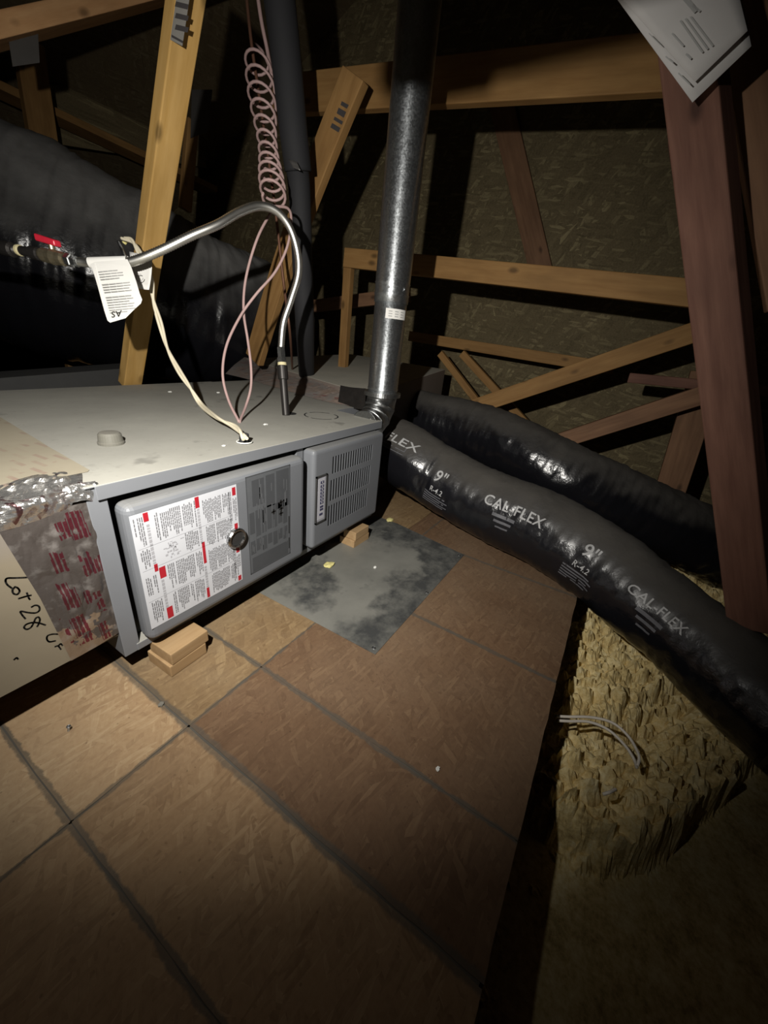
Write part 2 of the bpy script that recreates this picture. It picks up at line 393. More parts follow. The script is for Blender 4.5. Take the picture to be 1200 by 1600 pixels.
# ---------------------------------------------------------------- setting: deck, insulation floor, gable wall, roof
fl = MB(); fl.box(-2.2, 2.25, -.085, 2.7, -.0245, -.0165); [fl.box(x-.019, x+.019, -.084, 2.7, -.13, -.0245) for x in (-1.6, -1.12, -.64, -.16, .312, .79, 1.27, 1.75, 2.2)]
floor = obj('floor', fl, M['dirt']); tag(floor, kind='structure')
ex = [-2.2] + SEAM_X + [2.25]
for i in range(len(ex)-1):
    ys = [-.09, SEAM_Y if i < 5 else .72, 2.7]
    for j in range(2):
        g = .0012 if ex[i] != .312 else .0022; g2 = .0012 if ex[i+1] != .312 else .0022
        b = MB()
        x0, x1, y0, y1 = ex[i]+g, ex[i+1]-g2, ys[j]+(.001 if j else 0), ys[j+1]-.001
        pts = []
        def edge(xa, ya, xb, yb, n, ox, oy):
            for k in range(n):
                t = k/n; d = (noise.noise(V((xa+(xb-xa)*t, ya+(yb-ya)*t, i*3.1+j))*14))*.0028
                pts.append((xa+(xb-xa)*t + ox*d, ya+(yb-ya)*t + oy*d))
        edge(x0,y0,x1,y0,10,0,1); edge(x1,y0,x1,y1,28,1,0); edge(x1,y1,x0,y1,10,0,1); edge(x0,y1,x0,y0,28,1,0)
        b.prism(pts, -.0165, 0)
        obj('osb_panel', b, (M['deck'] if j else M['deck_brown']) if x1 < .35 else (M['deck_tan'] if j else M['deck_red']), floor)
sd = MB()
for x in SEAM_X: sd.box(x-.004, x+.004, -.085, 2.69, -.012, -.0010)
sd.box(-2.2, 2.25, SEAM_Y-.003, SEAM_Y+.003, -.012, -.0010)
tag(obj('seam_dust', sd, M['dirt'], floor), kind='stuff')
def insul_field():
    mb = MB(); nx, ny = 380, 260; x0, x1, y0, y1 = -.4, 3.4, -2.2, .02
    def h(x, y):
        p = V((x, y, 0))
        z = -.20 + .05*noise.noise(p*2.3) + .030*noise.noise(p*7 + V((3,1,0)))
        q = V((p.x*.80 + p.y*.6, p.y*.8 - p.x*.6, 0))
        d1_ = noise.voronoi(V((q.x*24, q.y*15, 1.7)))[0]; d2_ = noise.voronoi(V((q.x*52+3, q.y*38, 4)))[0]
        z += .055*(min(1, (d1_[1]-d1_[0])*1.5)) + .026*min(1, (d2_[1]-d2_[0])*1.4) + .020*noise.noise(q*30) + .008*noise.noise(p*110) - .05
        # trough between the two heaps of batts
        d = abs((y + .34) + (x - 1.15)*.55)
        if x > 1.0: z -= .10*math.exp(-(d/.07)**2)*min(1, (x-1.0)/.15)
        if y > -.16: z -= min(.05, (y+.16)*.5)
        e = -.36 - .63*(x-.81) + .07*noise.noise(p*3.1) - y      # surface cut down past this line so the batt edge shades the corner
        if e > 0: z -= .24*min(1, e/.05)**1.2
        if x < .84: z -= .14*min(1, (.84-x)/.06)  # lowered here too, to hold this side in shade
        return max(z, -.355)
    for j in range(ny):
        for i in range(nx):
            x = x0+(x1-x0)*i/(nx-1); y = y0+(y1-y0)*j/(ny-1)
            a = noise.noise(V((x*26, y*26, 9)))*.012; c = noise.noise(V((x*26, y*26, 19)))*.012
            mb.v.append(V((x+a, y+c, h(x, y))))
    for j in range(ny-1):
        for i in range(nx-1):
            k = j*nx+i; mb.f.append([k, k+1, k+nx+1, k+nx]); mb.m.append(0); mb.sm.append(False)
    return mb
ins = obj('loose_insulation', insul_field(), M['insul'])
tag(ins, 'yellow fibreglass insulation heaped below the deck edge', 'insulation', kind='stuff')
b = MB(); b.box(-2.6, 4.2, -3.2, 6.2, -.42, -.36)
tag(obj('floor', b, M['roof_osb']), kind='structure')
b = MB(); b.box(2.3, 3.6, .05, 5.9, -.36, -.2)
tag(obj('floor', b, M['insul']), kind='structure')
b = MB(); b.box(3.6, 3.64, -3.2, 6.2, -.36, 4.2)
tag(obj('wall_back', b, M['wall_osb']), kind='structure')
b = MB()
b.hexa([(-2.6,-3.2,1.7),(3.6,-3.2,1.7),(3.6,1.5,3.9),(-2.6,1.5,3.9),(-2.6,-3.2,1.74),(3.6,-3.2,1.74),(3.6,1.5,3.94),(-2.6,1.5,3.94)])
b.hexa([(-2.6,1.5,3.9),(3.6,1.5,3.9),(3.6,6.2,1.7),(-2.6,6.2,1.7),(-2.6,1.5,3.94),(3.6,1.5,3.94),(3.6,6.2,1.74),(-2.6,6.2,1.74)])
tag(obj('ceiling', b, M['roof_osb']), kind='structure')

# ---------------------------------------------------------------- roof framing
def lumber(name, label, p0, p1, wid, thk, mat, side=None, bow=0, cat='beam', group=None):
    """sawn board from p0 to p1; wid lies along `side`, thk along the third direction; local x = grain"""
    p0, p1 = V(p0), V(p1); ax = (p1-p0); L = ax.length; ax.normalize()
    s_ = V(side) if side else V((1,0,0)).cross(ax)
    s_ = (s_ - ax*s_.dot(ax)).normalized(); t_ = ax.cross(s_)
    mb = MB(); n = 12 if bow else 1; prof = [(-1,-1),(1,-1),(1,1),(-1,1)]
    for i in range(n+1):
        u = -L/2 + L*i/n; o = bow*(1-(2*i/n-1)**2)
        for a, c in prof: mb.v.append(V((u, a*wid/2 + o, c*thk/2)))
    for i in range(n):
        for k in range(4):
            mb.f.append([i*4+k, i*4+(k+1)%4, i*4+4+(k+1)%4, i*4+4+k]); mb.m.append(0); mb.sm.append(False)
    mb.f += [[3,2,1,0], [n*4, n*4+1, n*4+2, n*4+3]]; mb.m += [0,0]; mb.sm += [False]*2
    o = obj(name, mb, mat, bevel=.004)
    o.matrix_world = Matrix.Translation((p0+p1)/2) @ Matrix((ax, s_, t_)).transposed().to_4x4()
    return tag(o, label, cat, group)
def lum_px(name, label, a, b_, plane, val, wid, thk, mat, **kw):
    return lumber(name, label, at(*a, plane, val), at(*b_, plane, val), wid, thk, mat, **kw)

def child_box(parent, name, mb, mat):
    """a piece modelled in the parent's own axes"""
    o = obj(name, mb, mat); o.parent = parent; return o

studA = lum_px('truss_web', 'bright pine web rising behind the furnace, with a grey stamp at its top', (203,600), (296,-40), 'x', 1.03, .085, .052, M['pine'], side=(1,0,0))
def stamped(lum, px_list, xpl, mat):                # printed marks on the face x = xpl of a board
    bpy.context.view_layer.update(); inv = lum.matrix_world.inverted(); mb = MB()
    for q in px_list: mb.quad(*[inv @ at(x, y, 'x', xpl) for x, y in q])
    return child_box(lum, 'grade_stamp', mb, mat)
stamped(studA, [[(276,-8),(297,-8),(285,72),(266,62)]], 1.03-.0431, M['stampbg'])
stamped(studA, [[(275,y),(295,y+5),(293,y+13),(273,y+8)] for y in (2,20,38)] + [[(268,54),(286,64),(286,68),(268,58)]], 1.03-.0436, M['stamp'])
lum_px('truss_web', 'pale web at far left, its lower end showing under the big black duct', (42,60), (130,625), 'y', 4.0, .165, .06, M['pine_mid'], side=(1,0,0))
webB = lum_px('truss_web', 'curved yellowish web rising between the coiled pink wire and the black pipe', (398,562), (556,118), 'x', 1.75, .125, .045, M['pine_mid'], bow=-.03)
stamped(webB, [[(519,192),(532,200),(529,207),(516,199)],[(523,182),(536,190),(534,195),(521,187)],[(529,168),(541,175),(537,184),(526,177)],[(534,158),(545,164),(542,170),(532,164)]], 1.75-.0232, M['stamp'])
lum_px('ceiling_beam', 'brown beam crossing high behind the vent pipe', (430,152), (1100,96), 'x', 1.95, .15, .045, M['pine_mid'])
lum_px('collar_beam', 'yellow-brown beam at mid height between vent pipe and right post', (540,403), (1110,462), 'x', 2.3, .105, .045, M['pine_mid'])
lum_px('truss_web', 'thin upright web just left of the vent pipe', (546,405), (536,575), 'x', 2.32, .06, .045, M['pine_mid'])
lum_px('cross_brace', 'short reddish brace passing behind the black hose', (462,482), (640,460), 'x', 2.75, .09, .04, M['pine_dark'])
lum_px('truss_web', 'long diagonal web rising to the right above the ducts', (690,653), (1100,514), 'x', 2.6, .10, .045, M['pine_mid'])
lum_px('ceiling_beam', 'dim low beam behind the long diagonal web', (640,525), (960,576), 'x', 3.1, .075, .04, M['pine_mid'])
lum_px('truss_web', 'first of two thin slanting webs above the far flexible duct, the left one', (688,552), (905,835), 'x', 2.95, .05, .04, M['pine_mid'])
lum_px('truss_web', 'second of two thin slanting webs above the far flexible duct, the right one', (722,552), (985,840), 'x', 3.0, .055, .04, M['pine_mid'])
lum_px('truss_web', 'reddish low diagonal web above the far flexible duct', (790,716), (1110,613), 'x', 2.6, .095, .045, M['pine_dark'])
lum_px('truss_web', 'short reddish board leaning behind the right post near the ducts', (1024,838), (1106,580), 'x', 2.75, .15, .04, M['pine_dark'])
lum_px('cross_brace', 'dim stub of lumber left of the right post', (982,590), (1220,613), 'x', 2.6, .05, .04, M['pine_red'])
lum_px('gable_stud', 'dark stud leaning across the strand board wall', (776,130), (846,425), 'x', 3.57, .16, .05, M['pine_dark'])
lum_px('truss_web', 'dark board right behind the big red-brown post', (1078,200), (1150,720), 'x', 1.62, .10, .04, M['pine_red'])
lum_px('truss_post', 'red-brown post at right with papers fixed to its top', (1066,-60), (1177,975), 'x', 1.37, .100, .08, M['pine_red'], side=(.38,.92,0))
lum_px('truss_web', 'dark board in the top right corner beside the papers', (1160,-80), (1250,470), 'x', 1.52, .13, .04, M['pine_dark'])
lum_px('ceiling_beam', 'dark brown heavy beam across the top left corner', (-80,70), (400,-52), 'y', 2.45, .37, .06, M['pine_heavy'], bow=-.05)
lum_px('ceiling_beam', 'brown beam slanting down behind the big black duct', (-40,122), (330,297), 'y', 4.3, .205, .05, M['pine_mid'])
lum_px('truss_web', 'short upright board end right of the bright pine web', (300,190), (289,328), 'y', 2.9, .075, .04, M['pine_mid'], side=(1,0,0))
# strand board strip under the roof, upper left
a, b_, c, d = at(72,132,'y',4.6), at(322,140,'y',4.6), at(322,262,'y',4.6), at(72,222,'y',4.6)
mb = MB(); n_ = V((0,.02,0)); mb.hexa([d, c, c+n_, d+n_, a, b_, b_+n_, a+n_])
tag(obj('roof_panel', mb, M['wall_osb']), 'dim strand board strip above the slanting beam at upper left', 'panel')
lumber('rafter', 'rafter overhead in front of the photographer, above the picture', (.44,-1.3,1.355), (.44,.56,1.33), .14, .04, M['pine_mid'], side=(0,0,1))
lumber('rafter_hanger', 'upright carrying the overhead rafter, above the picture', (.485,.50,1.27), (.485,.50,3.42), .09, .04, M['pine_mid'], side=(0,1,0))
# truss plates
a, b_, c, d = at(300,140,'y',2.86), at(332,140,'y',2.86), at(326,205,'y',2.86), at(298,216,'y',2.86)
mb = MB(); n_ = V((0,.003,0)); mb.hexa([d, c, c+n_, d+n_, a, b_, b_+n_, a+n_])
tag(obj('truss_plate', mb, M['plate']), 'grey truss plate right of the bright pine web', 'plate')
a, b_, c, d = at(8,25,'y',2.40), at(58,25,'y',2.40), at(62,98,'y',2.40), at(20,104,'y',2.40)
mb = MB(); mb.hexa([d, c, c+n_, d+n_, a, b_, b_+n_, a+n_])
tag(obj('truss_plate', mb, M['plate']), 'grey truss plate on the heavy beam at top left', 'plate')

# ---------------------------------------------------------------- furnace
FX0, FX1, FY, FB, ZB, ZT = .305, 1.440, .872, 2.03, .0766, .540
F = thing('furnace', 'grey horizontal gas furnace raised on wood blocks', 'furnace', (.87, 1.45, ZB))
b = MB()                                       # sheet-metal shell: back, ends, bottom, front flanges
b.box(FX0, FX0+.002, FY, FB, ZB, ZT-.002); b.box(FX1-.002, FX1, FY, FB, ZB, ZT-.002)
b.box(FX0, FX1, FB-.002, FB, ZB, ZT-.002); b.box(FX0, FX1, FY, FB, ZB, ZB+.002)
obj('cabinet', b, M['cab'], F)
b = MB(); b.box(FX0, .343, FY-.004, FY+.002, ZB, ZT-.006)
obj('left_flange', b, M['cab'], F, .0015)
b = MB(); b.box(1.418, FX1, FY-.004, FY+.03, ZB, ZT-.006)
obj('right_flange', b, M['cab'], F, .0015)
b = MB(); b.box(FX0+.03, FX1, FY-.006, FY+.03, ZB, ZB+.022)
obj('base_rail', b, M['cab'], F, .002)
b = MB(); b.box(FX0+.004, FX1-.004, .905, .907, ZB+.01, ZT-.004)
obj('inner_panel', b, M['dark_gap'], F)
b = MB(); b.box(.925, .955, FY+.002, .906, ZB+.02, ZT-.01)
obj('divider', b, M['cab'], F)
b = MB()                                       # top panel with folded front lip and stepped left corner
b.box(FX0, FX1+.004, FY-.010, FB, ZT-.003, ZT)
b.box(.322, FX1+.004, FY-.012, FY-.009, ZT-.032, ZT)
obj('top_panel', b, M['cab'], F, .0015)
def door(name, x0, x1, z0, z1, y0, rad):
    mb = MB(); mb.box(x0, x1, y0, FY+.012, z0, z1)
    return obj(name, mb, M['door'], F, rad, 4)
d1 = door('burner_door', .352, .918, .110, .492, .826, .020)
d2 = door('blower_door', .958, 1.415, .112, .502, .826, .015)
# louvre slots cut through the right door
cut = MB(); rows = [(.395, .462, 1.066, 1.322), (.285, .372, 1.060, 1.319), (.180, .268, 1.053, 1.312)]
for z0, z1, xa, xb in rows:
    for k in range(17):
        x = xa + (xb-xa)*k/16; cut.box(x-.0050, x+.0050, .80, .831, z0, z1)
co = obj('cutter', cut, M['dark_gap'])
cav = MB()
for z0, z1, xa, xb in rows: cav.box(xa-.010, xb+.010, .8282, .868, z0-.006, z1+.006)
cv = obj('cutter', cav, M['dark_gap'])
bo = d2.modifiers.new('cavity', 'BOOLEAN'); bo.object = cv; bo.solver = 'EXACT'
bo = d2.modifiers.new('slots', 'BOOLEAN'); bo.object = co; bo.solver = 'EXACT'
bpy.context.view_layer.update()
dg = bpy.context.evaluated_depsgraph_get()
me2 = bpy.data.meshes.new_from_object(d2.evaluated_get(dg))
d2.modifiers.clear(); d2.data = me2; bpy.data.objects.remove(co); bpy.data.objects.remove(cv)
b = MB()
for z0, z1, xa, xb in rows: b.box(xa-.0095, xb+.0095, .834, .835, z0-.0055, z1+.0055)
obj('louvre_dark', b, M['black'], d2)  # black sheet standing for the shade in the hollow behind the slots
YD = .826
# warning label on the burner door
def LP(u, v, off=.0008):                       # u across, v down
    return V((.3585 + .279*u, YD-off, .470 - .316*v))
rl = random.Random(3); b = MB()
b.hexa([LP(0,1,.0002), LP(1,1,.0002), LP(1,1), LP(0,1), LP(0,0,.0002), LP(1,0,.0002), LP(1,0), LP(0,0)], 0)
def rect(u0, v0, u1, v1, mi, off=.0012): b.quad(LP(u0,v1,off), LP(u1,v1,off), LP(u1,v0,off), LP(u0,v0,off), mi)
for r in [(.10,.005,.14,.075),(.55,.005,.59,.10),(.945,.02,.985,.095),(.945,.37,.985,.44),(.945,.62,.985,.675),(.945,.935,.985,.99),
          (.57,.42,.60,.63),(.565,.885,.595,.99),(.115,.44,.145,.505),(.15,.485,.205,.585),(.155,.875,.21,.985)]: rect(*r, 2)
def block(u0, u1, v0, v1, pitch=.0165):
    u = u0
    while u < u1:
        v = v0 + rl.choice((0, 0, .015)); ve = v0 + (v1-v0)*rl.choice((1, 1, .95, .8, .6, .9))
        while v < ve:
            l = rl.uniform(.012, .045); rect(u, v, u+pitch*.55, min(ve, v+l), 1); v += l + .006
        u += pitch if rl.random() > .1 else pitch*1.8
for blk in [(.02,.09,.03,.26),(.03,.10,.29,.45),(.03,.12,.53,.70),(.04,.13,.76,.97),(.185,.54,.03,.26),(.42,.54,.28,.45),(.225,.55,.49,.72),(.235,.55,.76,.97),
            (.62,.90,.05,.26),(.63,.91,.29,.48),(.63,.92,.52,.74),(.64,.92,.77,.97),(.945,.985,.12,.35),(.945,.985,.70,.92),(.90,.93,.05,.33),(.91,.94,.62,.9)]: block(*blk)
for v0, v1, u in [(.10,.43,.125),(.60,.86,.165),(.11,.41,.572),(.66,.87,.58)]:
    v = v0
    while v < v1: l = rl.uniform(.012,.03); rect(u-.012, v, u+.012, v+l, 3); v += l+.008
for v in (.463, .275, .745): rect(.02, v, .93, v+.0025, 3)
for k in range(26):                            # small appliance sketch
    u, v = rl.uniform(.21,.38), rl.uniform(.30,.43); rect(u, v, u+rl.uniform(.008,.035), v+rl.uniform(.004,.02), 3)
obj('warning_label', b, [M['label'], M['label_text'], M['label_red'], plain('pale_label_print', (.33,.33,.35), .5)], d1)
# grey data label
b = MB()
def DP(u, v, off): return V((.669 + .174*u, YD-off, .482 - .328*v))
def dr(u0, v0, u1, v1, mi, off=.0007): b.quad(DP(u0,v1,off), DP(u1,v1,off), DP(u1,v0,off), DP(u0,v0,off), mi)
dr(0,0,1,1,0,.0004)
for q in [(.0,.0,.012,1),(.985,.0,1,1),(0,0,1,.008),(0,.99,1,1)]: dr(*q, 1, .001)
dr(.12,.05,.38,.30,1); dr(.42,.04,.62,.36,1); dr(.66,.03,.97,.42,1)
for k in range(7):
    for (v0, v1) in ((.34,.62),(.64,.80)):
        u = .04+.13*k; dr(u, v0+rl.uniform(0,.02), u+.105, v1-rl.uniform(0,.05), 1)
dr(.06,.83,.94,.985,1)
for k in range(34):
    u, v = rl.uniform(.05,.92), rl.uniform(.04,.78); dr(u, v, u+.02, v+rl.uniform(.04,.14), 2, .0011)
for cu, cv in ((.58,.43),(.76,.36),(.77,.43),(.76,.48)):
    dr(cu-.05, cv-.008, cu+.05, cv+.008, 3, .0014); dr(cu-.018, cv-.026, cu+.018, cv+.026, 3, .0014)
dr(.955,.55,.975,.75,3,.0014); dr(.955,.80,.975,.93,3,.0014)
obj('data_label', b, [M['data'], M['data_text'], M['data_light'], M['ink']], d1)
# sight glass
b = MB(); cgl = V((.622, YD, .309))
b.lathe(cgl, (0,-1,0), [(0,.031),(.010,.031),(.014,.028),(.014,.024),(.008,.022)], 28, 0)
b.lathe(cgl+V((0,-.0075,0)), (0,-1,0), [(0,.0225),(.001,.0222)], 28, 1)
obj('sight_glass', b, [M['chrome'], M['glass_dark']], d1)
# maker's badge: raised frame, plate, illegible upright lettering
b = MB()
def BP(u, v, off): return V((.969 + .060*u, YD-off, .407 - .188*v))
def bx(u0, v0, u1, v1, o0, o1, mi):
    b.hexa([BP(u0,v1,o0),BP(u1,v1,o0),BP(u1,v1,o1),BP(u0,v1,o1),BP(u0,v0,o0),BP(u1,v0,o0),BP(u1,v0,o1),BP(u0,v0,o1)], mi)
bx(0,0,.1,1,0,.005,2); bx(.9,0,1,1,0,.005,2); bx(0,0,1,.03,0,.005,2); bx(0,.97,1,1,0,.005,2)
bx(.1,.03,.9,.97,0,.0025,0); bx(.2,.07,.8,.93,.002,.0032,3)
for k, v in enumerate((.12,.20,.27,.34,.41,.48,.55)):
    bx(.40,v,.70,v+.05,.003,.0042,1); bx(.52,v+.01,.60,v+.038,.003,.0047,3)
for v in (.64,.70): bx(.40,v,.70,v+.04,.003,.0042,1)
bx(.36,.80,.66,.845,.003,.0042,1)
obj('maker_badge', b, [M['badge'], M['badge_ink'], M['dark_gap'], plain('pale_badge_plate', (.5,.5,.54), .35, .2)], d2)
# top details: capped knock-out, round cut line, pipe grommet hole
b = MB(); c0 = at(174,693,'z',ZT)
b.lathe(c0, (0,0,1), [(0,.031),(.006,.031),(.008,.029),(.026,.027),(.031,.023),(.032,.008)], 28)
obj('round_cap', b, M['cap'], F)
cc = (at(471,648,'z',ZT) + at(533,652,'z',ZT) + at(505,640,'z',ZT) + at(498,660,'z',ZT))/4
b = MB()
for a0, a1 in ((.15,1.5),(1.75,3.0),(3.2,4.5),(4.7,6.1)):
    n = 14
    for k in range(n):
        t0, t1 = a0+(a1-a0)*k/n, a0+(a1-a0)*(k+1)/n
        f = lambda t, r: cc + V((math.cos(t)*r, math.sin(t)*r, .0006))
        b.quad(f(t0,.068), f(t0,.074), f(t1,.074), f(t1,.068))
obj('knockout_ring', b, M['black'], F)
b = MB(); c1 = at(452,646,'z',ZT); b.lathe(c1, (0,0,1), [(0,.030),(.0007,.030)], 24)
obj('pipe_opening', b, M['black'], F)
for px in ((148,757), (580,655)):
    b = MB(); p = at(*px,'z',ZT); b.lathe(p, (0,0,1), [(0,.006),(.003,.006),(.0045,.003)], 8); obj('screw', b, M['galv2'], F)

# ---------------------------------------------------------------- return plenum at the left
PZ0, PZ1, PY = .146, .536, .876
P = thing('return_plenum', 'tan duct board plenum with lot number at the left end of the furnace', 'duct', (-.4, 1.4, PZ0))
b = MB(); b.box(-1.2, .304, PY, PY+.025, PZ0, PZ1); obj('front_board', b, M['board'], P)
b = MB(); b.box(-1.2, .304, PY+.0252, 2.0, PZ1-.025, PZ1); obj('top_board', b, M['tan'], P)
b = MB(); b.box(-1.2, .304, PY+.0252, 2.0, PZ0, PZ0+.025); obj('bottom_board', b, M['board'], P)
b = MB(); b.box(-1.2, .304, 1.975, 2.0, PZ0+.0252, PZ1-.0252); obj('back_board', b, M['board'], P)
b = MB()                                       # flat tape lapping on to the furnace top
tp = [at(-40,640,'z',ZT), at(0,652,'z',ZT), at(20,664,'z',ZT), at(66,692,'z',ZT), at(75,698,'z',ZT), at(140,735,'z',ZT), at(137,738,'z',ZT)]
tp = [V((p.x, p.y, ZT+.0012)) for p in tp]
lft = [V((-.1, p.y, ZT+.0012)) for p in tp]
for i in range(len(tp)-1): b.quad(lft[i], lft[i+1], tp[i+1], tp[i])
obj('top_tape', b, M['tan'], P)
def crinkle(name, corners, nu, nv, amp, fr, mat, parent, seed=0, bias=None, patches=(), zs=1.0):
    """wrinkled sheet spanned by a grid of control rows"""
    mb = MB(); rows = [spline(r, 8) for r in corners]; nr = len(rows[0])
    pts = []
    for j in range(nv+1):
        t = j/nv*(len(rows)-1); k = min(int(t), len(rows)-2); f_ = t-k
        for i in range(nu+1):
            s_ = i/nu*(nr-1); q = min(int(s_), nr-2); g_ = s_-q
            a_ = rows[k][q].lerp(rows[k][q+1], g_); c_ = rows[k+1][q].lerp(rows[k+1][q+1], g_)
            p = a_.lerp(c_, f_); r_ = V((seed, 0, 0))
            pz = V((p.x, p.y, p.z*zs)); d_ = abs(noise.noise(pz*fr+r_))*amp + abs(noise.noise(pz*fr*2.7+r_))*amp*.45
            d_ *= min(1, .12 + 5*min(i, nu-i)/nu)*min(1, .12 + 5*min(j, nv-j)/nv)
            pts.append(p + (bias or V((0,-1,.6)))*d_)
    mb.v = pts
    for j in range(nv):
        for i in range(nu):
            k = j*(nu+1)+i; mb.f.append([k, k+1, k+nu+2, k+nu+1]); mb.sm.append(False)
            c_ = (pts[k]+pts[k+nu+2])/2
            mb.m.append(int(any(x0 < c_.x + .08*(c_.z-z0) < x1 and z0 < c_.z < z1 and noise.noise(c_*60) > -.3 and ((c_.x + .08*c_.z)*118) % 1 < .74 for x0, x1, z0, z1 in patches)))
    return obj(name, mb, mat, parent)
def patch_px(l):                                # printed marks read off a close view of the tape
    out = []
    for x0, y0, x1, y1 in l:
        a, c = at(x0*.2375, 720+y0*.2375, 'y', PY), at(x1*.2375, 720+y1*.2375, 'y', PY)
        m_ = at((x0+x1)/2*.2375, 720+(y0+y1)/2*.2375, 'y', PY); h_ = abs(a.z-c.z)/2; w_ = (x1-x0)*.2375/592*1.02/2
        out.append((m_.x-w_, m_.x+w_, m_.z-h_, m_.z+h_))
    return out
RED_SIDE = patch_px([(365,590,415,730),(548,600,598,745),(612,620,660,720),(425,780,488,960),(638,840,675,980),(562,850,590,930),(510,1010,575,1190),(665,1050,705,1160),(438,1020,462,1200),(392,400,445,500),(470,330,545,500),(490,870,515,950)])
yt = PY-.002
crinkle('foil_tape', [[at(-30,768,'z',PZ1+.004), at(60,740,'z',PZ1+.004), at(128,735,'z',PZ1+.004)],
                      [V((-.0,PY-.004,PZ1+.004)), V((.18,PY-.004,PZ1+.004)), V((.306,PY-.006,PZ1+.004))],
                      [V((-.0,yt,PZ1-.035)), V((.18,yt,PZ1-.045)), V((.30,yt,PZ1-.03))]], 60, 26, .020, 24, M['foil'], P)
crinkle('side_tape', [[V((.165,yt,PZ1-.03)), V((.24,yt,PZ1-.03)), V((.318,yt-.004,PZ1-.012))],
                      [V((.19,yt,.33)), V((.25,yt,.33)), V((.318,yt-.004,.33))],
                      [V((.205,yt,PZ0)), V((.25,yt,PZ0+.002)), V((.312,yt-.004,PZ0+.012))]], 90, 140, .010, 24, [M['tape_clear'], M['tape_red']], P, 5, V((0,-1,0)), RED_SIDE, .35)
crinkle('corner_foil', [[V((.272,yt-.002,PZ1+.012)), V((.30,yt-.002,PZ1+.014)), V((.330,yt-.004,PZ1+.012))],
                        [V((.27,yt-.010,PZ1-.02)), V((.30,yt-.012,PZ1-.02)), V((.316,yt-.006,PZ1-.03))]], 16, 12, .008, 40, M['foil'], P, 9)
# hand lettering: strokes in the pixel grid of a close view, put on the front board
def zx(p): return at(p[0]*.2375, 720+p[1]*.2375, 'y', PY-.0012)
strokes = [
 [(218,755),(180,766),(100,770),(48,772),(36,790),(48,815),(78,838)],
 [(98,828),(82,850),(88,872),(112,878),(128,858),(118,838),(98,828)],
 [(204,884),(168,892),(122,906)], [(176,868),(188,900),(196,912)],
 [(206,962),(232,950),(256,958),(258,984),(232,1000),(186,998),(136,990),(144,1012),(166,1038)],
 [(298,1080),(252,1066),(210,1064),(172,1076),(158,1096),(176,1108),(204,1094),(222,1062),(234,1036),(252,1028),(262,1044),(254,1072),(244,1090)],
 [(366,1078),(378,1084),(386,1094)],
 [(388,1140),(346,1140),(314,1150),(308,1172),(324,1190),(364,1184)],
 [(362,1222),(382,1218),(400,1240)], [(382,1218),(398,1204),(410,1214)],
 [(92,1308),(108,1296),(118,1304)]]
for si, st in enumerate(strokes):
    b = MB()
    pts = spline([zx(p) for p in st], 6); hw = .0015
    for i in range(len(pts)-1):
        d_ = (pts[i+1]-pts[i]); 
        if d_.length < 1e-6: continue
        n_ = V((-d_.z, 0, d_.x)).normalized()*hw; e_ = d_.normalized()*hw*.6
        b.quad(pts[i]-n_-e_, pts[i+1]-n_+e_, pts[i+1]+n_+e_, pts[i]+n_-e_)
    obj('marker_stroke', b, M['ink'], P)
for x in (-.3, .1):
    b = MB(); b.box(x, x+.1, 1.2, 1.7, 0, PZ0); obj('support_block', b, M['block'], P)

# ---------------------------------------------------------------- supply plenum / coil box right of the furnace
Cb = thing('coil_box', 'dusty metal coil box taped to the right end of the furnace', 'duct', (2.2, 1.7, 0))
A_, B_, C_, D_ = V((1.68,1.10,.600)), V((2.06,2.46,.620)), V((2.95,2.15,.700)), V((2.92,1.22,.690))
A0, B0, C0, D0 = [V((p.x, p.y, .001)) for p in (A_, B_, C_, D_)]
b = MB(); b.hexa([A0, D0, C0, B0, A_, D_, C_, B_])
obj('casing', b, M['coil'], Cb, .004)
b = MB()                                        # level filler between furnace end and coil box
b.prism([(1.4445,1.12),(1.672,1.12),(1.90,2.02),(1.4445,2.02)], .10, ZT-.0008)
obj('connector_collar', b, M['cab'], Cb)
lo_ = [at(*p,'z',ZT+.001) for p in ((352,584),(385,592),(430,605),(500,625),(540,633),(566,638))]
hi_ = [at(382,558,'z',.625), at(405,563,'z',.62), at(460,580,'z',.606), at(500,592,'z',.604), at(530,600,'z',.603), at(550,606,'z',.602)]
crinkle('seam_tape', [lo_, [l.lerp(h_, .5)+V((-.012,0,.0)) for l, h_ in zip(lo_, hi_)], hi_], 60, 14, .008, 22, M['foil_pale'], Cb, 2, V((-.7,-.4,.4)))
crinkle('foil_flap', [[at(532,602,'x',1.66), at(548,605,'x',1.65), at(572,607,'x',1.64)],
                      [at(528,629,'x',1.60), at(545,637,'x',1.59), at(570,640,'x',1.58)]], 16, 12, .004, 24, M['band'], Cb, 4, V((-.5,-.6,.2)))
# grey ledge behind the furnace
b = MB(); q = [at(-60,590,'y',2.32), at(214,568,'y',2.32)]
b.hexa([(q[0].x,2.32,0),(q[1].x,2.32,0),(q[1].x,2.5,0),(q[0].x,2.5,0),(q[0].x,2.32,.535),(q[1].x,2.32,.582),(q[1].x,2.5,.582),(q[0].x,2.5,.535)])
tag(obj('duct_ledge', b, M['dark_gap']), 'dim grey duct board ledge behind the furnace under the big black duct', 'duct')

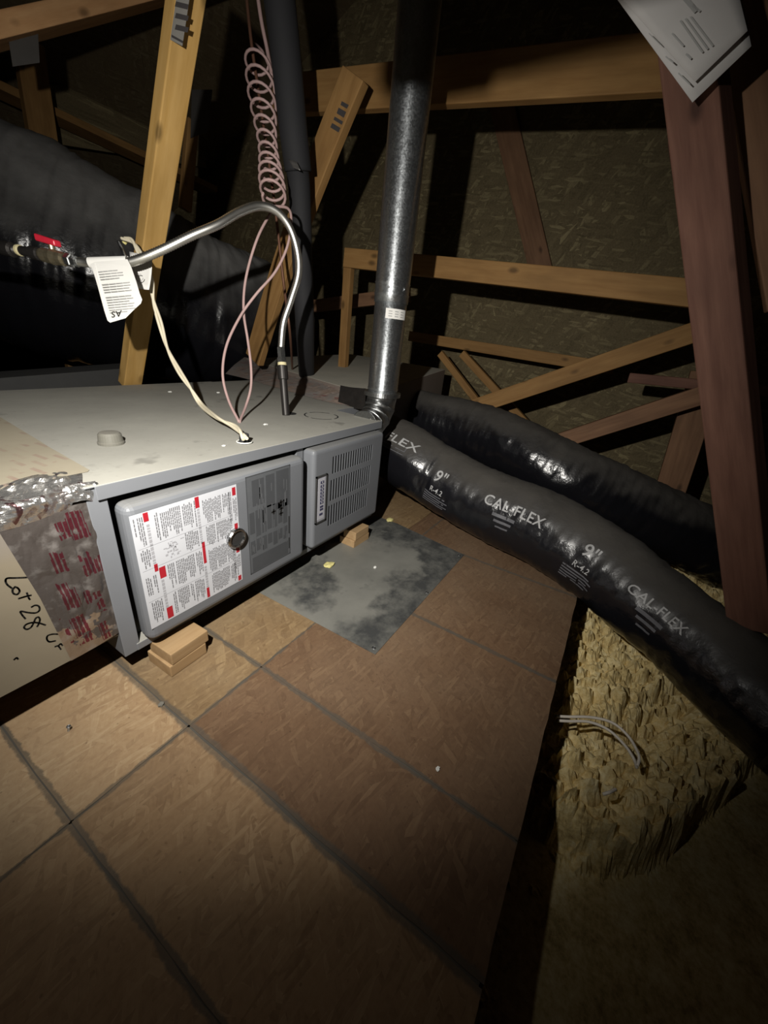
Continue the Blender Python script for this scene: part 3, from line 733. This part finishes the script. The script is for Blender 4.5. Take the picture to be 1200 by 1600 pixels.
# ---------------------------------------------------------------- vent pipe
VX, VY, VR = 1.55, .938, .068
Vp = thing('vent_pipe', 'galvanised vent pipe rising from the furnace corner', 'pipe', (VX, VY, .55))
def vring(z0, z1, r, name, mat, bead=()):
    mb = MB(); prof = [(z0, r)]
    for zb in bead: prof += [(zb-.004, r), (zb, r+.0025), (zb+.004, r)]
    prof += [(z1, r)]; mb.lathe((VX, VY, 0), (0,0,1), prof, 48)
    for i in range(len(mb.f)-2): mb.sm[i] = True
    return obj(name, mb, mat, Vp)
vring(.625, 1.04, VR, 'lower_section', M['galv'], (.66,))
vring(1.005, 2.6, VR+.0035, 'upper_section', M['galv'], (1.035, 1.075))
mb = MB(); mb.lathe((VX,VY,0),(0,0,1),[(.628,VR),(.628,VR+.016),(.646,VR+.016),(.646,VR)],48); obj('collar', mb, M['galv2'], Vp)
for k in range(4):                               # adjustable elbow gores
    a0, a1 = k*.40, (k+1)*.40; RB = .125; mb = MB(); pts = []
    for a in (a0, a0+.04, a1-.04, a1):
        pts.append(V((VX - RB*(1-math.cos(a)), VY, .628 - RB*math.sin(a))))
    mb.tube(pts, (lambda t: VR+.003 if t in (0, 1) else VR), 40)
    obj('elbow_gore', mb, M['galv2'], Vp)
mb = MB(); n = 12                                # paper sticker wrapped on the pipe
for k in range(n+1):
    a = math.radians(196 + 82*k/n); r = VR+.0008
    mb.v += [V((VX+math.cos(a)*r, VY+math.sin(a)*r, .945)), V((VX+math.cos(a)*r, VY+math.sin(a)*r, .982))]
for k in range(n): mb.f.append([2*k, 2*k+2, 2*k+3, 2*k+1]); mb.m.append(0); mb.sm.append(True)
for z in (.952, .961, .970):
    for k in range(3):
        a0 = math.radians(206+22*k); a1 = a0+math.radians(13); b0 = len(mb.v); r = VR+.0016
        for a in (a0, a1): mb.v += [V((VX+math.cos(a)*r, VY+math.sin(a)*r, z)), V((VX+math.cos(a)*r, VY+math.sin(a)*r, z+.004))]
        mb.f.append([b0, b0+2, b0+3, b0+1]); mb.m.append(1); mb.sm.append(True)
obj('sticker', mb, [M['paper'], M['paper_grey']], Vp)
for a in (200, 255, 310):
    mb = MB(); a_ = math.radians(a); d_ = V((math.cos(a_), math.sin(a_), 0))
    mb.lathe(V((VX,VY,1.055))+d_*(VR+.003), d_, [(0,.004),(.004,.004),(.005,.002)], 8); obj('screw', mb, M['galv2'], Vp)

# ---------------------------------------------------------------- flexible ducts
class Duct:
    def __init__(s, ctrl, rad, amp, seed, ringf=70, flat=None):
        s.c = spline([p for p in ctrl], 40); s.L = [0]
        for i in range(1, len(s.c)): s.L.append(s.L[-1] + (s.c[i]-s.c[i-1]).length)
        s.rad, s.amp, s.seed, s.ringf = rad, amp, seed, ringf
    def frame(s, d):
        d = max(0, min(s.L[-1]-1e-5, d)); i = 0
        lo, hi = 0, len(s.L)-1
        while hi-lo > 1:
            m = (lo+hi)//2
            if s.L[m] <= d: lo = m
            else: hi = m
        t = (d-s.L[lo])/(s.L[lo+1]-s.L[lo]); p = s.c[lo].lerp(s.c[lo+1], t)
        n_ = len(s.c)-1; tn = lambda k: (s.c[min(k+6, n_)] - s.c[max(k-6, 0)]).normalized()
        T = tn(lo).lerp(tn(lo+1), t).normalized()
        up = V((0,0,1)); up = (up - T*up.dot(T)).normalized(); side = T.cross(up)
        return p, up, side
    def pt(s, d, th, off=0):
        """d metres along, th angle from the top towards the right of the run"""
        p, up, side = s.frame(d)
        r = s.rad(d/s.L[-1]) if callable(s.rad) else s.rad
        q = V((math.cos(th)*.5, math.sin(th)*.5, d*4.0+s.seed))
        w_ = noise.noise(V((q.x*3, q.y*3, q.z*1.1)))*.9 + noise.noise(V((q.x*5, q.y*5, q.z*4)))*.5
        f_ = -abs(noise.noise(V((q.x*4+q.z*.8, q.y*4, q.z*5.5+7))))*.8
        ring = .10*math.sin(d*s.ringf*2.2 + 2*noise.noise(q))
        r += s.amp*(w_ + f_ + ring) + off
        return p + (up*math.cos(th) + side*math.sin(th))*r
    def mesh(s, nl, na):
        mb = MB()
        for i in range(nl+1):
            for k in range(na): mb.v.append(s.pt(s.L[-1]*i/nl, 2*math.pi*k/na))
        for i in range(nl):
            for k in range(na):
                mb.f.append([i*na+k, i*na+(k+1)%na, (i+1)*na+(k+1)%na, (i+1)*na+k]); mb.m.append(0); mb.sm.append(True)
        mb.f.append(list(range(na-1,-1,-1))); mb.m.append(0); mb.sm.append(False)
        mb.f.append([nl*na+k for k in range(na)]); mb.m.append(0); mb.sm.append(False)
        return mb
def text_mesh(txt, size, spacing=1.0, shear=0):
    cu = bpy.data.curves.new('t', 'FONT'); cu.body = txt; cu.size = size; cu.space_character = spacing; cu.shear = shear
    cu.offset = size*.012; cu.resolution_u = 3
    o = bpy.data.objects.new('t', cu); COL.objects.link(o); bpy.context.view_layer.update()
    me = bpy.data.meshes.new_from_object(o.evaluated_get(bpy.context.evaluated_depsgraph_get()))
    bm = bmesh.new(); bm.from_mesh(me); bmesh.ops.triangulate(bm, faces=bm.faces)
    bmesh.ops.subdivide_edges(bm, edges=[e for e in bm.edges if e.calc_length() > size*.35], cuts=2)
    bmesh.ops.triangulate(bm, faces=bm.faces)
    vs = [v.co.copy() for v in bm.verts]; bm.verts.index_update(); fs = [[v.index for v in f.verts] for f in bm.faces]
    bm.free(); bpy.data.objects.remove(o); bpy.data.curves.remove(cu); return vs, fs

D1 = Duct([atd(560,668,2.55), atd(622,706,2.08), at(690,748,'z',.238), at(760,787,'z',.192), at(850,827,'z',.174), at(940,884,'z',.137), at(1000,934,'z',.103), at(1065,985,'z',.080), at(1150,1058,'z',.06), at(1260,1150,'z',.04)],
          lambda t: .168 - .022*min(1, max(0, (t-.62)/.25)), .0075, 1.3)
D1_OFF = (atd(560,668,2.55) - atd(622,706,2.08)).length - (at(598,700,'z',.34) - atd(622,706,2.08)).length
fd = thing('flexible_duct', 'nearer black flexible duct with white lettering, lying over the corner of the deck', 'duct', (1.8, .3, 0), None)
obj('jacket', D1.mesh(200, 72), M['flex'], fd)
D2 = Duct([atd(622,640,2.78), atd(650,652,2.67), atd(742,676,2.48), atd(808,703,2.33), atd(885,745,2.2), atd(1000,800,2.12), atd(1085,840,2.1), atd(1200,905,2.1)], .19, .011, 8.1)
fd2 = thing('flexible_duct', 'farther black flexible duct without lettering, dusty on top, behind the lettered one', 'duct', (2.4, .3, 0), None)
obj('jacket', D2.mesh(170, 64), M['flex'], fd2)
def duct_text(D, txt, size, d0, th0, mat, mb, tilt=0, spacing=1.0):
    """letters laid on the jacket: d0 along the run, th0 angle of the baseline"""
    vs, fs = text_mesh(txt, size, spacing)
    r = .165
    mb.add([D.pt(d0 + v.x + tilt*v.y, th0 - v.y/r, .0016) for v in vs], fs)
def duct_rect(D, d0, d1, th0, h, mb, n=4):
    r = .165
    for k in range(n):
        a, c = d0+(d1-d0)*k/n, d0+(d1-d0)*(k+1)/n
        mb.quad(D.pt(a, th0, .0014), D.pt(c, th0, .0014), D.pt(c, th0-h/r, .0014), D.pt(a, th0-h/r, .0014))
PRINT = [  # lettering, m along, angle of the baseline, size
 ('FLEX', .13, 52, .060), ('9"', .435, 72, .078), ('R-4.2', .44, 90, .034), ('CAL-FLEX', .715, 66, .064), ('9"', 1.19, 64, .074), ('R-4.2', 1.19, 83, .034), ('CAL-FLEX', 1.40, 62, .050)]
for txt, d_, a_, sz in PRINT:
    d_ += D1_OFF
    mb = MB(); duct_text(D1, txt, sz, d_, math.radians(a_), None, mb, 0, 1.05); obj('lettering', mb, M['print'], fd)
    if txt == '9"': continue
    mb = MB()
    if txt == 'R-4.2':
        for k in range(5): duct_rect(D1, d_-.03, d_+.10+.02*(k%2), math.radians(a_+6+4.2*k), .006, mb)
    elif txt == 'FLEX':
        for k in range(2): duct_rect(D1, d_-.01, d_+.10, math.radians(a_+8+6*k), .003, mb)
        for k in range(2): duct_rect(D1, d_-.01+.107*k, d_-.007+.107*k, math.radians(a_+8), .020, mb)
    else:
        for k in range(3): duct_rect(D1, d_+.06+.015*k, d_+.17-.01*k, math.radians(a_+12+8*k), .014-.003*k, mb)
    tag(obj('small_print', mb, M['print_dim'], fd), kind='stuff')

DB = Duct([atd(-260,290,2.05), atd(-120,325,2.22), atd(40,388,2.42), atd(205,450,2.72), atd(305,488,2.98), atd(375,505,3.25), atd(420,510,3.7)],
          lambda t: .62 - .13*max(0, (t-.35)/.65), .022, 4.4, 22)
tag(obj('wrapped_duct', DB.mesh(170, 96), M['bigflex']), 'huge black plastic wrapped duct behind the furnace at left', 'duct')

# ---------------------------------------------------------------- gas line
Gp = thing('gas_pipe', 'black iron gas pipe with red handled shut-off valve at left', 'pipe', tuple(atd(40,395,1.22)))
g0, g1, g2, g3, g4 = atd(-220,372,1.28), atd(30,391,1.22), atd(62,398,1.21), atd(106,406,1.20), atd(140,411,1.20)
gd = (g3-g1).normalized()
b = MB(); b.tube([g0, g1], .0135, 16); obj('iron_pipe', b, M['iron'], Gp)
b = MB(); b.lathe(atd(12,389,1.22), gd, [(-.022,.0135),(-.018,.021),(.018,.021),(.022,.0135)], 16); obj('pipe_coupling', b, M['iron'], Gp)
b = MB(); b.lathe(g1, gd, [(-.004,.0155),(.004,.0165),(.010,.015)], 16); obj('thread_seal', b, M['dope'], Gp)
b = MB(); b.lathe(g1, gd, [(.008,.014),(.045,.014),(.047,.019),(.075,.019),(.080,.016)], 16); obj('nipple', b, M['iron'], Gp)
vc = g1.lerp(g3, .72)
b = MB(); b.lathe(vc, gd, [(-.045,.018),(-.036,.021),(-.018,.020),(0,.023),(.018,.020),(.036,.020),(.045,.017)], 12); obj('valve_body', b, M['brass'], Gp)
b = MB(); b.lathe(vc, (0,0,1), [(0,.009),(.032,.009),(.034,.006)], 12); obj('valve_stem', b, M['brass'], Gp)
ht = vc + V((0,0,.034)); hx = gd; hy = V((0,0,1)).cross(hx).normalized()
b = MB()
def hp(u, v, w_): return ht + hx*u + hy*v + V((0,0,w_))
b.hexa([hp(-.050,-.009,.002),hp(.026,-.013,-.004),hp(.026,.013,-.004),hp(-.050,.009,.002),hp(-.050,-.009,.022),hp(.026,-.013,.014),hp(.026,.013,.014),hp(-.050,.009,.022)])
obj('red_handle', b, M['red'], Gp, .005, 3)
b = MB(); b.lathe(g3, gd, [(.0,.019),(.016,.019),(.018,.016),(.034,.016),(.040,.013)], 6); obj('hex_nut', b, M['galv2'], Gp)

path = [g3+gd*.03, atd(140,411,1.20), atd(170,412,1.19), atd(205,409,1.19), atd(250,392,1.19), atd(300,368,1.20), atd(340,351,1.22), atd(375,331,1.25), atd(405,322,1.28), atd(432,330,1.31), atd(453,356,1.35), atd(465,395,1.39), atd(466,430,1.42), atd(455,468,1.46), atd(443,505,1.49), atd(439,545,1.52)]
Gh = thing('gas_connector', 'bright corrugated steel gas connector arching down to the furnace top', 'pipe', tuple(at(447,645,'z',ZT)))
sp = spline(path, 26); b = MB(); cnt = [0]
tot = len(sp); b.tube(sp, (lambda t: .0128 + (.0011 if int(round(t*(tot-1))) % 2 else -.0009)*(1 if t > .12 else .2)), 14)
obj('corrugated_hose', b, M['steel_hose'], Gh)
e0 = sp[-1]; base = at(447,649,'z',ZT-.001); dn = (base-e0).normalized()
def seg(name, a, c, r, mat, n=20): 
    mb = MB(); L_ = (base-e0).length; mb.lathe(e0, dn, [(L_*a, r*.96),(L_*a+.001, r),(L_*c-.001, r),(L_*c, r*.96)], n); obj(name, mb, mat, Gh)
seg('flare_nut', -.02, .13, .0165, M['galv2'], 6); seg('hex_nut', .13, .20, .0195, M['galv2'], 6)
seg('thread_seal', .20, .245, .0175, M['dope']); seg('reducer', .245, .45, .0205, M['iron']); seg('iron_nipple', .45, 1.0, .0150, M['iron'])
# paper tag folded over the connector
def sheet(name, quadpts, nu, nv, mat, curl=0, thick=.0006, parent=None):
    """thin bent sheet from 4 corners (tl,tr,br,bl)"""
    tl, tr, br, bl = [V(p) for p in quadpts]; nrm = (tr-tl).cross(bl-tl).normalized(); mb = MB()
    for side in (0, 1):
        for j in range(nv+1):
            for i in range(nu+1):
                u, v = i/nu, j/nv; p = tl.lerp(tr, u).lerp(bl.lerp(br, u), v)
                mb.v.append(p + nrm*(curl*math.sin(v*3.1)*.5 + curl*.5*math.sin(u*2.6) + side*thick))
    W = nu+1; H = (nu+1)*(nv+1)
    for s_ in (0, 1):
        for j in range(nv):
            for i in range(nu):
                k = s_*H + j*W + i; mb.f.append([k, k+1, k+W+1, k+W]); mb.m.append(0); mb.sm.append(True)
    rim = [j*W for j in range(nv+1)], [j*W+nu for j in range(nv+1)], list(range(nu+1)), [nv*W+i for i in range(nu+1)]
    for r_ in rim:
        for k in range(len(r_)-1): mb.f.append([r_[k], r_[k+1], H+r_[k+1], H+r_[k]]); mb.m.append(0); mb.sm.append(False)
    return mb
dT = 1.165
tagc = [(140,410),(200,404),(222,470),(167,502)]
Tg = thing('warning_tag', 'white printed paper tag folded over the gas connector', 'tag', tuple(atd(170,412,dT)))
# outline of the hanging leaf with its clipped corner
out = [(141,413),(148,409),(199,405),(205,417),(213,440),(218,458),(222,468),(220,474),(208,485),(196,497),(172,504),(168,501),(163,486),(152,445),(147,428)]
mb = MB(); fr_ = [atd(x, y, dT - .010*math.sin((y-405)/100*3)) for x, y in out]; nn = (R.transposed() @ V((0,0,1)))*.0008; n = len(out)
mb.add(fr_ + [p+nn for p in fr_], [tuple(range(n)), tuple(range(2*n-1, n-1, -1))] + [(i, (i+1)%n, n+(i+1)%n, n+i) for i in range(n)])
obj('leaf', mb, M['paper'], Tg)
mb = MB(); rt = random.Random(5)
for k in range(17):
    y = 424 + k*4.0; xl = 151 + (y-424)*.29 + 2; xr = 203 + (y-424)*.22
    x = xl; sl = -.085
    if k in (4, 9): continue
    xe = xl + (xr-xl)*rt.choice((1, .95, .85, 1, .7)) - 4
    d_ = lambda x_, y_: atd(x_, y_, dT - .010*math.sin((y_-405)/100*3) - .0016)
    for h_ in range(4):
        a = xl+(xe-xl)*h_/4; c = xl+(xe-xl)*(h_+.92)/4
        mb.quad(d_(a, y+sl*(a-xl)), d_(c, y+sl*(c-xl)), d_(c, y+sl*(c-xl)+1.5), d_(a, y+sl*(a-xl)+1.5))
obj('fine_print', mb, M['paper_grey'], Tg)
# big letters, upside down: "GAS" read from below, its G lost on the clipped corner
vs, fs = text_mesh('AS', 1.0, 1.05)
mb = MB(); xs = max(v.x for v in vs)
def lt(v):
    x = 174 + (xs - v.x)*14.0; y = 498.5 - (.70 - v.y)*0 - v.y*-0
    y = 487.0 + v.y*13.5 - (x-174)*.13
    return atd(x, y, dT - .010*math.sin((y-405)/100*3) - .0018)
mb.add([lt(v) for v in vs], fs); obj('big_letters', mb, M['ink'], Tg)
mb = MB(); hs_ = spline(path, 26)
seg_ = [p for p in hs_ if atd(139,411,1.2)[0] <= p.x <= atd(201,409,1.19)[0]]
pts = sorted([p for p in hs_[:140] if 0 < (p-g3).dot(gd) ], key=lambda p: (p-g3).dot(gd))
t0, t1 = atd(141,411,1.19), atd(201,409,1.19)
mb.tube([t0, t0.lerp(t1,.33), t0.lerp(t1,.66), t1], .0158, 20, cap=False); obj('fold', mb, M['paper'], Tg)
# second tag behind
q = [atd(202,393,1.27), atd(237,398,1.27), atd(232,452,1.27), atd(206,448,1.27)]
mb = sheet('t', q, 6, 6, None, .01); T2 = tag(obj('hang_tag', mb, M['paper']), 'small white card tag hanging behind the connector beside the cream wires', 'tag')
mb = MB()
for k in range(14):
    a = k/14*5.2; c = (k+1)/14*5.2
    f = lambda t, r: atd(218+math.cos(t)*r, 434+math.sin(t)*r, 1.255)
    mb.quad(f(a,5), f(a,6.2), f(c,6.2), f(c,5))
obj('round_mark', mb, M['paper_grey'], T2)

# ---------------------------------------------------------------- wires and refrigerant lines
def wire(name, label, pts, r, mat, n=12, k=8, cat='wire', group=None):
    mb = MB(); mb.tube(spline(pts, n), r, k); return tag(obj(name, mb, mat), label, cat, group)
w1 = [atd(192,372,1.33), atd(207,377,1.32), atd(218,395,1.31), atd(228,415,1.31), atd(236,440,1.33), atd(240,470,1.35), atd(250,505,1.38), atd(262,545,1.40), atd(280,580,1.40), atd(298,607,1.40), atd(315,633,1.41), at(340,653,'z',ZT+.035), at(364,665,'z',ZT+.03), at(377,676,'z',ZT+.032), at(383,686,'z',ZT+.022)]
rgt = R.transposed() @ V((1,0,0))
Wc = thing('cream_cable', 'twisted cream wires running down to a black bushing on the furnace top', 'wire', tuple(at(382,690,'z',ZT)))
s1 = spline(w1, 10)
for ph in (0, math.pi):
    mb = MB(); mb.tube([p + rgt*.0055*math.cos(i*.16+ph) + V((0,0,1))*.0035*math.sin(i*.16+ph) for i, p in enumerate(s1)], .0052, 8)
    obj('wire', mb, M['cream'], Wc)
mb = MB(); mb.lathe(at(382,692,'z',ZT), (0,0,1), [(0,.020),(.004,.020),(.005,.015),(.028,.014),(.030,.010)], 16); obj('bushing', mb, M['foam'], Wc)
mb = MB(); c_ = at(382,692,'z',ZT); mb.tube([c_+V((math.cos(t*.5)*.022, math.sin(t*.5)*.022, .004)) for t in range(13)], .0022, 6); obj('lock_ring', mb, M['white'], Wc)
mb = MB(); mb.tube([atd(186,378,1.36), atd(194,398,1.34), atd(200,410,1.33)], .006, 8); tag(obj('wire_stub', mb, M['galv2']), 'short grey wire end left of the white card tag', 'wire')
mb = MB(); mb.lathe(atd(194,380,1.36), (.3,-.5,.7), [(0,.007),(.014,.007),(.022,.004)], 10); tag(obj('wire_nut', mb, M['yellow']), 'yellow wire nut beside the bright pine web', 'wire nut')

# pink control wire: spring coil above, two loops below
base_ = at(374,660,'z',ZT+.002)
top_, bot_ = (402,88,1.56), (428,312,1.50)
coil = []; turns = 11.5; nT = int(turns*20)
for i in range(nT+1):
    t = i/nT; tt = t + .10*math.sin(t*math.pi)             # tighter turns towards the bottom
    px, py, dp = [a+(b_-a)*tt for a, b_ in zip(top_, bot_)]; a = t*turns*2*math.pi + .6
    rad = .047*(1 + .18*math.sin(t*9)) * (1-.15*t)
    c_ = atd(px, py, dp); f_ = R.transposed() @ V((0,0,1)); dn_ = V((0,0,-1))
    coil.append(c_ + rgt*math.cos(a)*rad + f_*math.sin(a)*rad + dn_*math.sin(a)*.008)
loopA = [atd(430,322,1.49), atd(421,336,1.46), atd(404,368,1.44), atd(390,410,1.45), atd(382,450,1.46), atd(381,490,1.47), atd(387,530,1.48), atd(392,570,1.48), atd(392,605,1.48), atd(384,635,1.46), base_]
loopB = [atd(430,322,1.49), atd(450,326,1.46), atd(455,345,1.45), atd(449,385,1.45), atd(430,425,1.45), atd(400,460,1.45), atd(375,495,1.45), atd(354,540,1.44), atd(348,585,1.43), atd(357,625,1.42), base_]
Wp = thing('pink_wire', 'dusty pink control wire coiled like a spring, looping down to the furnace top', 'wire', tuple(base_))
mb = MB(); mb.tube([atd(398,66,1.60), atd(410,80,1.58)] + coil, .0052, 8); obj('coil', mb, M['pink'], Wp)
for L_ in (loopA, loopB):
    mb = MB(); mb.tube(spline(L_, 10), .0050, 8); obj('loop', mb, M['pink'], Wp)
wire('pink_wire', 'straight pair of pink wires beside the top of the black hose', [atd(398,-40,1.45), atd(408,30,1.50), atd(418,80,1.54), atd(425,120,1.56)], .0075, M['pink'])
wire('copper_line', 'thin copper line running down through the pink wire coil', [atd(380,-60,1.50), atd(392,60,1.56), atd(405,150,1.62), atd(428,310,1.72), atd(443,440,1.82), atd(453,520,1.90), at(457,578,'z',.612)], .0065, M['copper'], cat='pipe')
Hs = thing('suction_line', 'thick black foam insulated pipe entering the coil box', 'pipe', tuple(at(479,582,'z',.61)))
hp_ = [at(479,586,'z',.606), atd(476,500,1.93), atd(472,400,1.80), atd(468,300,1.66), atd(463,250,1.58)]
mb = MB(); mb.tube(spline(hp_, 10), .0475, 20); obj('lower_sleeve', mb, M['foam'], Hs)
mb = MB(); mb.tube(spline([atd(466,268,1.60), atd(458,200,1.52), atd(447,90,1.42), atd(430,-60,1.30)], 10), .0560, 20); obj('upper_sleeve', mb, M['foam'], Hs)
mb = sheet('s', [atd(450,248,1.52), atd(463,252,1.51), atd(469,266,1.51), atd(458,262,1.52)], 3, 3, None, .006); obj('torn_tape', mb, M['plate'], Hs)

# ---------------------------------------------------------------- wood blocks under the furnace
def blockpiece(name, label, cx_, cy_, sx, sy, z0, z1, ang):
    mb = MB(); c, s_ = math.cos(ang), math.sin(ang)
    pts = [(cx_+c*u*sx/2-s_*v*sy/2, cy_+s_*u*sx/2+c*v*sy/2) for u, v in ((-1,-1),(1,-1),(1,1),(-1,1))]
    mb.prism([(x-cx_, y-cy_) for x, y in pts], z0-z0, z1-z0)
    o = obj(name, mb, M['block'], bevel=.0025); o.location = (cx_, cy_, z0)
    return tag(o, label, 'block')
blockpiece('wood_block', 'lower wood block at the left front of the furnace, on the deck', .420, .842, .108, .10, .0005, .038, .03)
blockpiece('wood_block', 'upper wood block at the left front, directly under the furnace rail', .428, .838, .112, .092, .0385, .0762, .05)
blockpiece('wood_block', 'lower pale wood block at the right front of the furnace', 1.292, .858, .118, .082, .0005, .036, -.02)
blockpiece('wood_block', 'upper wood block at the right front, directly under the furnace rail', 1.290, .850, .104, .068, .0365, .0762, .0)
# ---------------------------------------------------------------- galvanised sheet and bits on the deck
sh = thing('metal_sheet', 'stained grey galvanised sheet lying on the deck before the furnace', 'sheet', (1.15, .62, .001))
b = MB(); b.prism([(.766,.400),(1.522,.398),(1.585,.792),(1.585,.93),(.755,.93)], .0008, .0022); obj('plate', b, M['sheet'], sh)
for p in ((.785,.418),(1.50,.415),(1.15,.41)):
    b = MB(); b.lathe((p[0],p[1],.0022), (0,0,1), [(0,.007),(.0015,.006)], 10); obj('screw', b, M['galv2'], sh)
def chunk(name, label, cat, p, s_, mat, seed, flat=.5):
    bm = bmesh.new(); bmesh.ops.create_icosphere(bm, subdivisions=2, radius=1)
    mb = MB()
    for v in bm.verts:
        q = v.co*(1 + .5*noise.noise(v.co*2.2+V((seed,0,0))))
        mb.v.append(V((q.x*s_, q.y*s_*.75, max(q.z, -.6)*s_*flat + s_*flat*.6)))
    bm.verts.index_update(); mb.f = [[v.index for v in f.verts] for f in bm.faces]; mb.m = [0]*len(mb.f); mb.sm = [False]*len(mb.f); bm.free()
    o = obj(name, mb, mat); o.location = p; return tag(o, label, cat)
chunk('foam_crumb', 'crumb of yellow foam on the metal sheet', 'crumb', at(514,884,'z',.0024), .024, M['yellow'], 1, .35)
chunk('foam_crumb', 'tiny white crumb on the metal sheet right of the yellow one', 'crumb', at(586,887,'z',.0024), .008, M['white'], 2)
chunk('foam_crumb', 'yellowish crumb beyond the metal sheet near the right block', 'crumb', at(609,814,'z',.0004), .022, M['yellow'], 3, .4)
chunk('foam_crumb', 'pale crumb at the edge of the lettered duct', 'crumb', at(703,806,'z',.0004), .022, M['yellow'], 4, .4)
chunk('foam_crumb', 'small white crumb on the open deck middle', 'crumb', at(684,1202,'z',.0004), .006, M['white'], 5)
chunk('foam_crumb', 'grey crumb on the dark seam near the left block', 'crumb', at(252,1101,'z',.0004), .008, M['cap'], 6)
chunk('paint_fleck', 'white fleck on the furnace top right of the bushing', 'fleck', at(415,664,'z',ZT), .009, M['white'], 7, .4)
chunk('paint_fleck', 'white fleck on the furnace top near the front lip', 'fleck', at(350,697,'z',ZT), .006, M['white'], 8, .4)
chunk('paint_fleck', 'white fleck on the furnace top behind the cream wires', 'fleck', at(266,613,'z',ZT), .009, M['white'], 9, .4)
chunk('paint_fleck', 'white fleck on the furnace top behind the pink wire loops', 'fleck', at(341,614,'z',ZT), .009, M['white'], 10, .4)
b = MB(); p = at(107,1142,'z',0); b.lathe(p, (.2,-.1,1), [(0,.0025),(.012,.0025),(.013,.005),(.015,.004)], 8)
tag(obj('nail', b, M['galv']), 'shiny nail standing in the deck left of the return plenum gap', 'nail')

# ---------------------------------------------------------------- white cable on the insulation
cz = -.115
ca = [at(868,1119,'z',cz), at(888,1120,'z',cz), at(925,1121,'z',cz), at(958,1130,'z',cz), at(983,1152,'z',cz), at(998,1180,'z',cz), at(996,1197,'z',cz-.01)]
cb_ = [at(870,1126,'z',cz), at(890,1127,'z',cz), at(920,1128,'z',cz), at(950,1140,'z',cz), at(975,1163,'z',cz), at(990,1185,'z',cz), at(995,1200,'z',cz-.02)]
Ck = thing('cable_loop', 'white cable loop lying on the yellow insulation beside the deck', 'cable', tuple(ca[2]))
for q in (ca, cb_):
    mb = MB(); mb.tube(spline(q, 10), .0042, 8); obj('strand', mb, M['cable'], Ck)
wire('cable_end', 'short white cable end on the insulation below the loop', [at(942,1241,'z',-.15), at(952,1238,'z',-.14), at(962,1233,'z',-.145)], .004, M['cable'], cat='cable')

# ---------------------------------------------------------------- papers on the post
def pp(x, y, off=0): return at(x, y, 'x', 1.27 - off)
Pp = thing('paper_booklet', 'white printed papers fixed to the top of the right post', 'paper', tuple(pp(1080,150)))
mb = sheet('p', [pp(925,-55), pp(1148,-55), pp(1174,72), pp(1082,160)], 8, 8, None, .0); obj('back_sheet', mb, M['old_paper'], Pp)
q = [pp(925,-55,.03), pp(1143,-55,.03), pp(1167,50,.03), pp(1078,122,.02)]
mb = sheet('p', [pp(930,-50,.02), pp(1143,-55,.03), pp(1168,48,.03), pp(1086,128,.022)], 8, 8, None, .0); obj('front_sheet', mb, M['old_paper'], Pp)
mb = MB()
def line(x0, y0, x1, y1, w_): 
    o_ = .034; d_ = V((x1-x0, y1-y0)).normalized(); nx, ny = -d_.y*w_/2, d_.x*w_/2
    mb.quad(pp(x0+nx,y0+ny,o_), pp(x1+nx,y1+ny,o_), pp(x1-nx,y1-ny,o_), pp(x0-nx,y0-ny,o_))
for k in range(3): line(1063+k*8, 32-k*3, 1098+k*8, 82-k*5, 3.5)
line(1066,-8,1088,18,9); line(1082,8,1094,18,4); line(1050,52,1068,72,3); line(1072,84,1080,92,3.5); line(1014,52,1032,70,1.5); line(1040,88,1052,98,2.5); line(1060,114,1078,132,2.5)
obj('print', mb, M['paper_grey'], Pp)
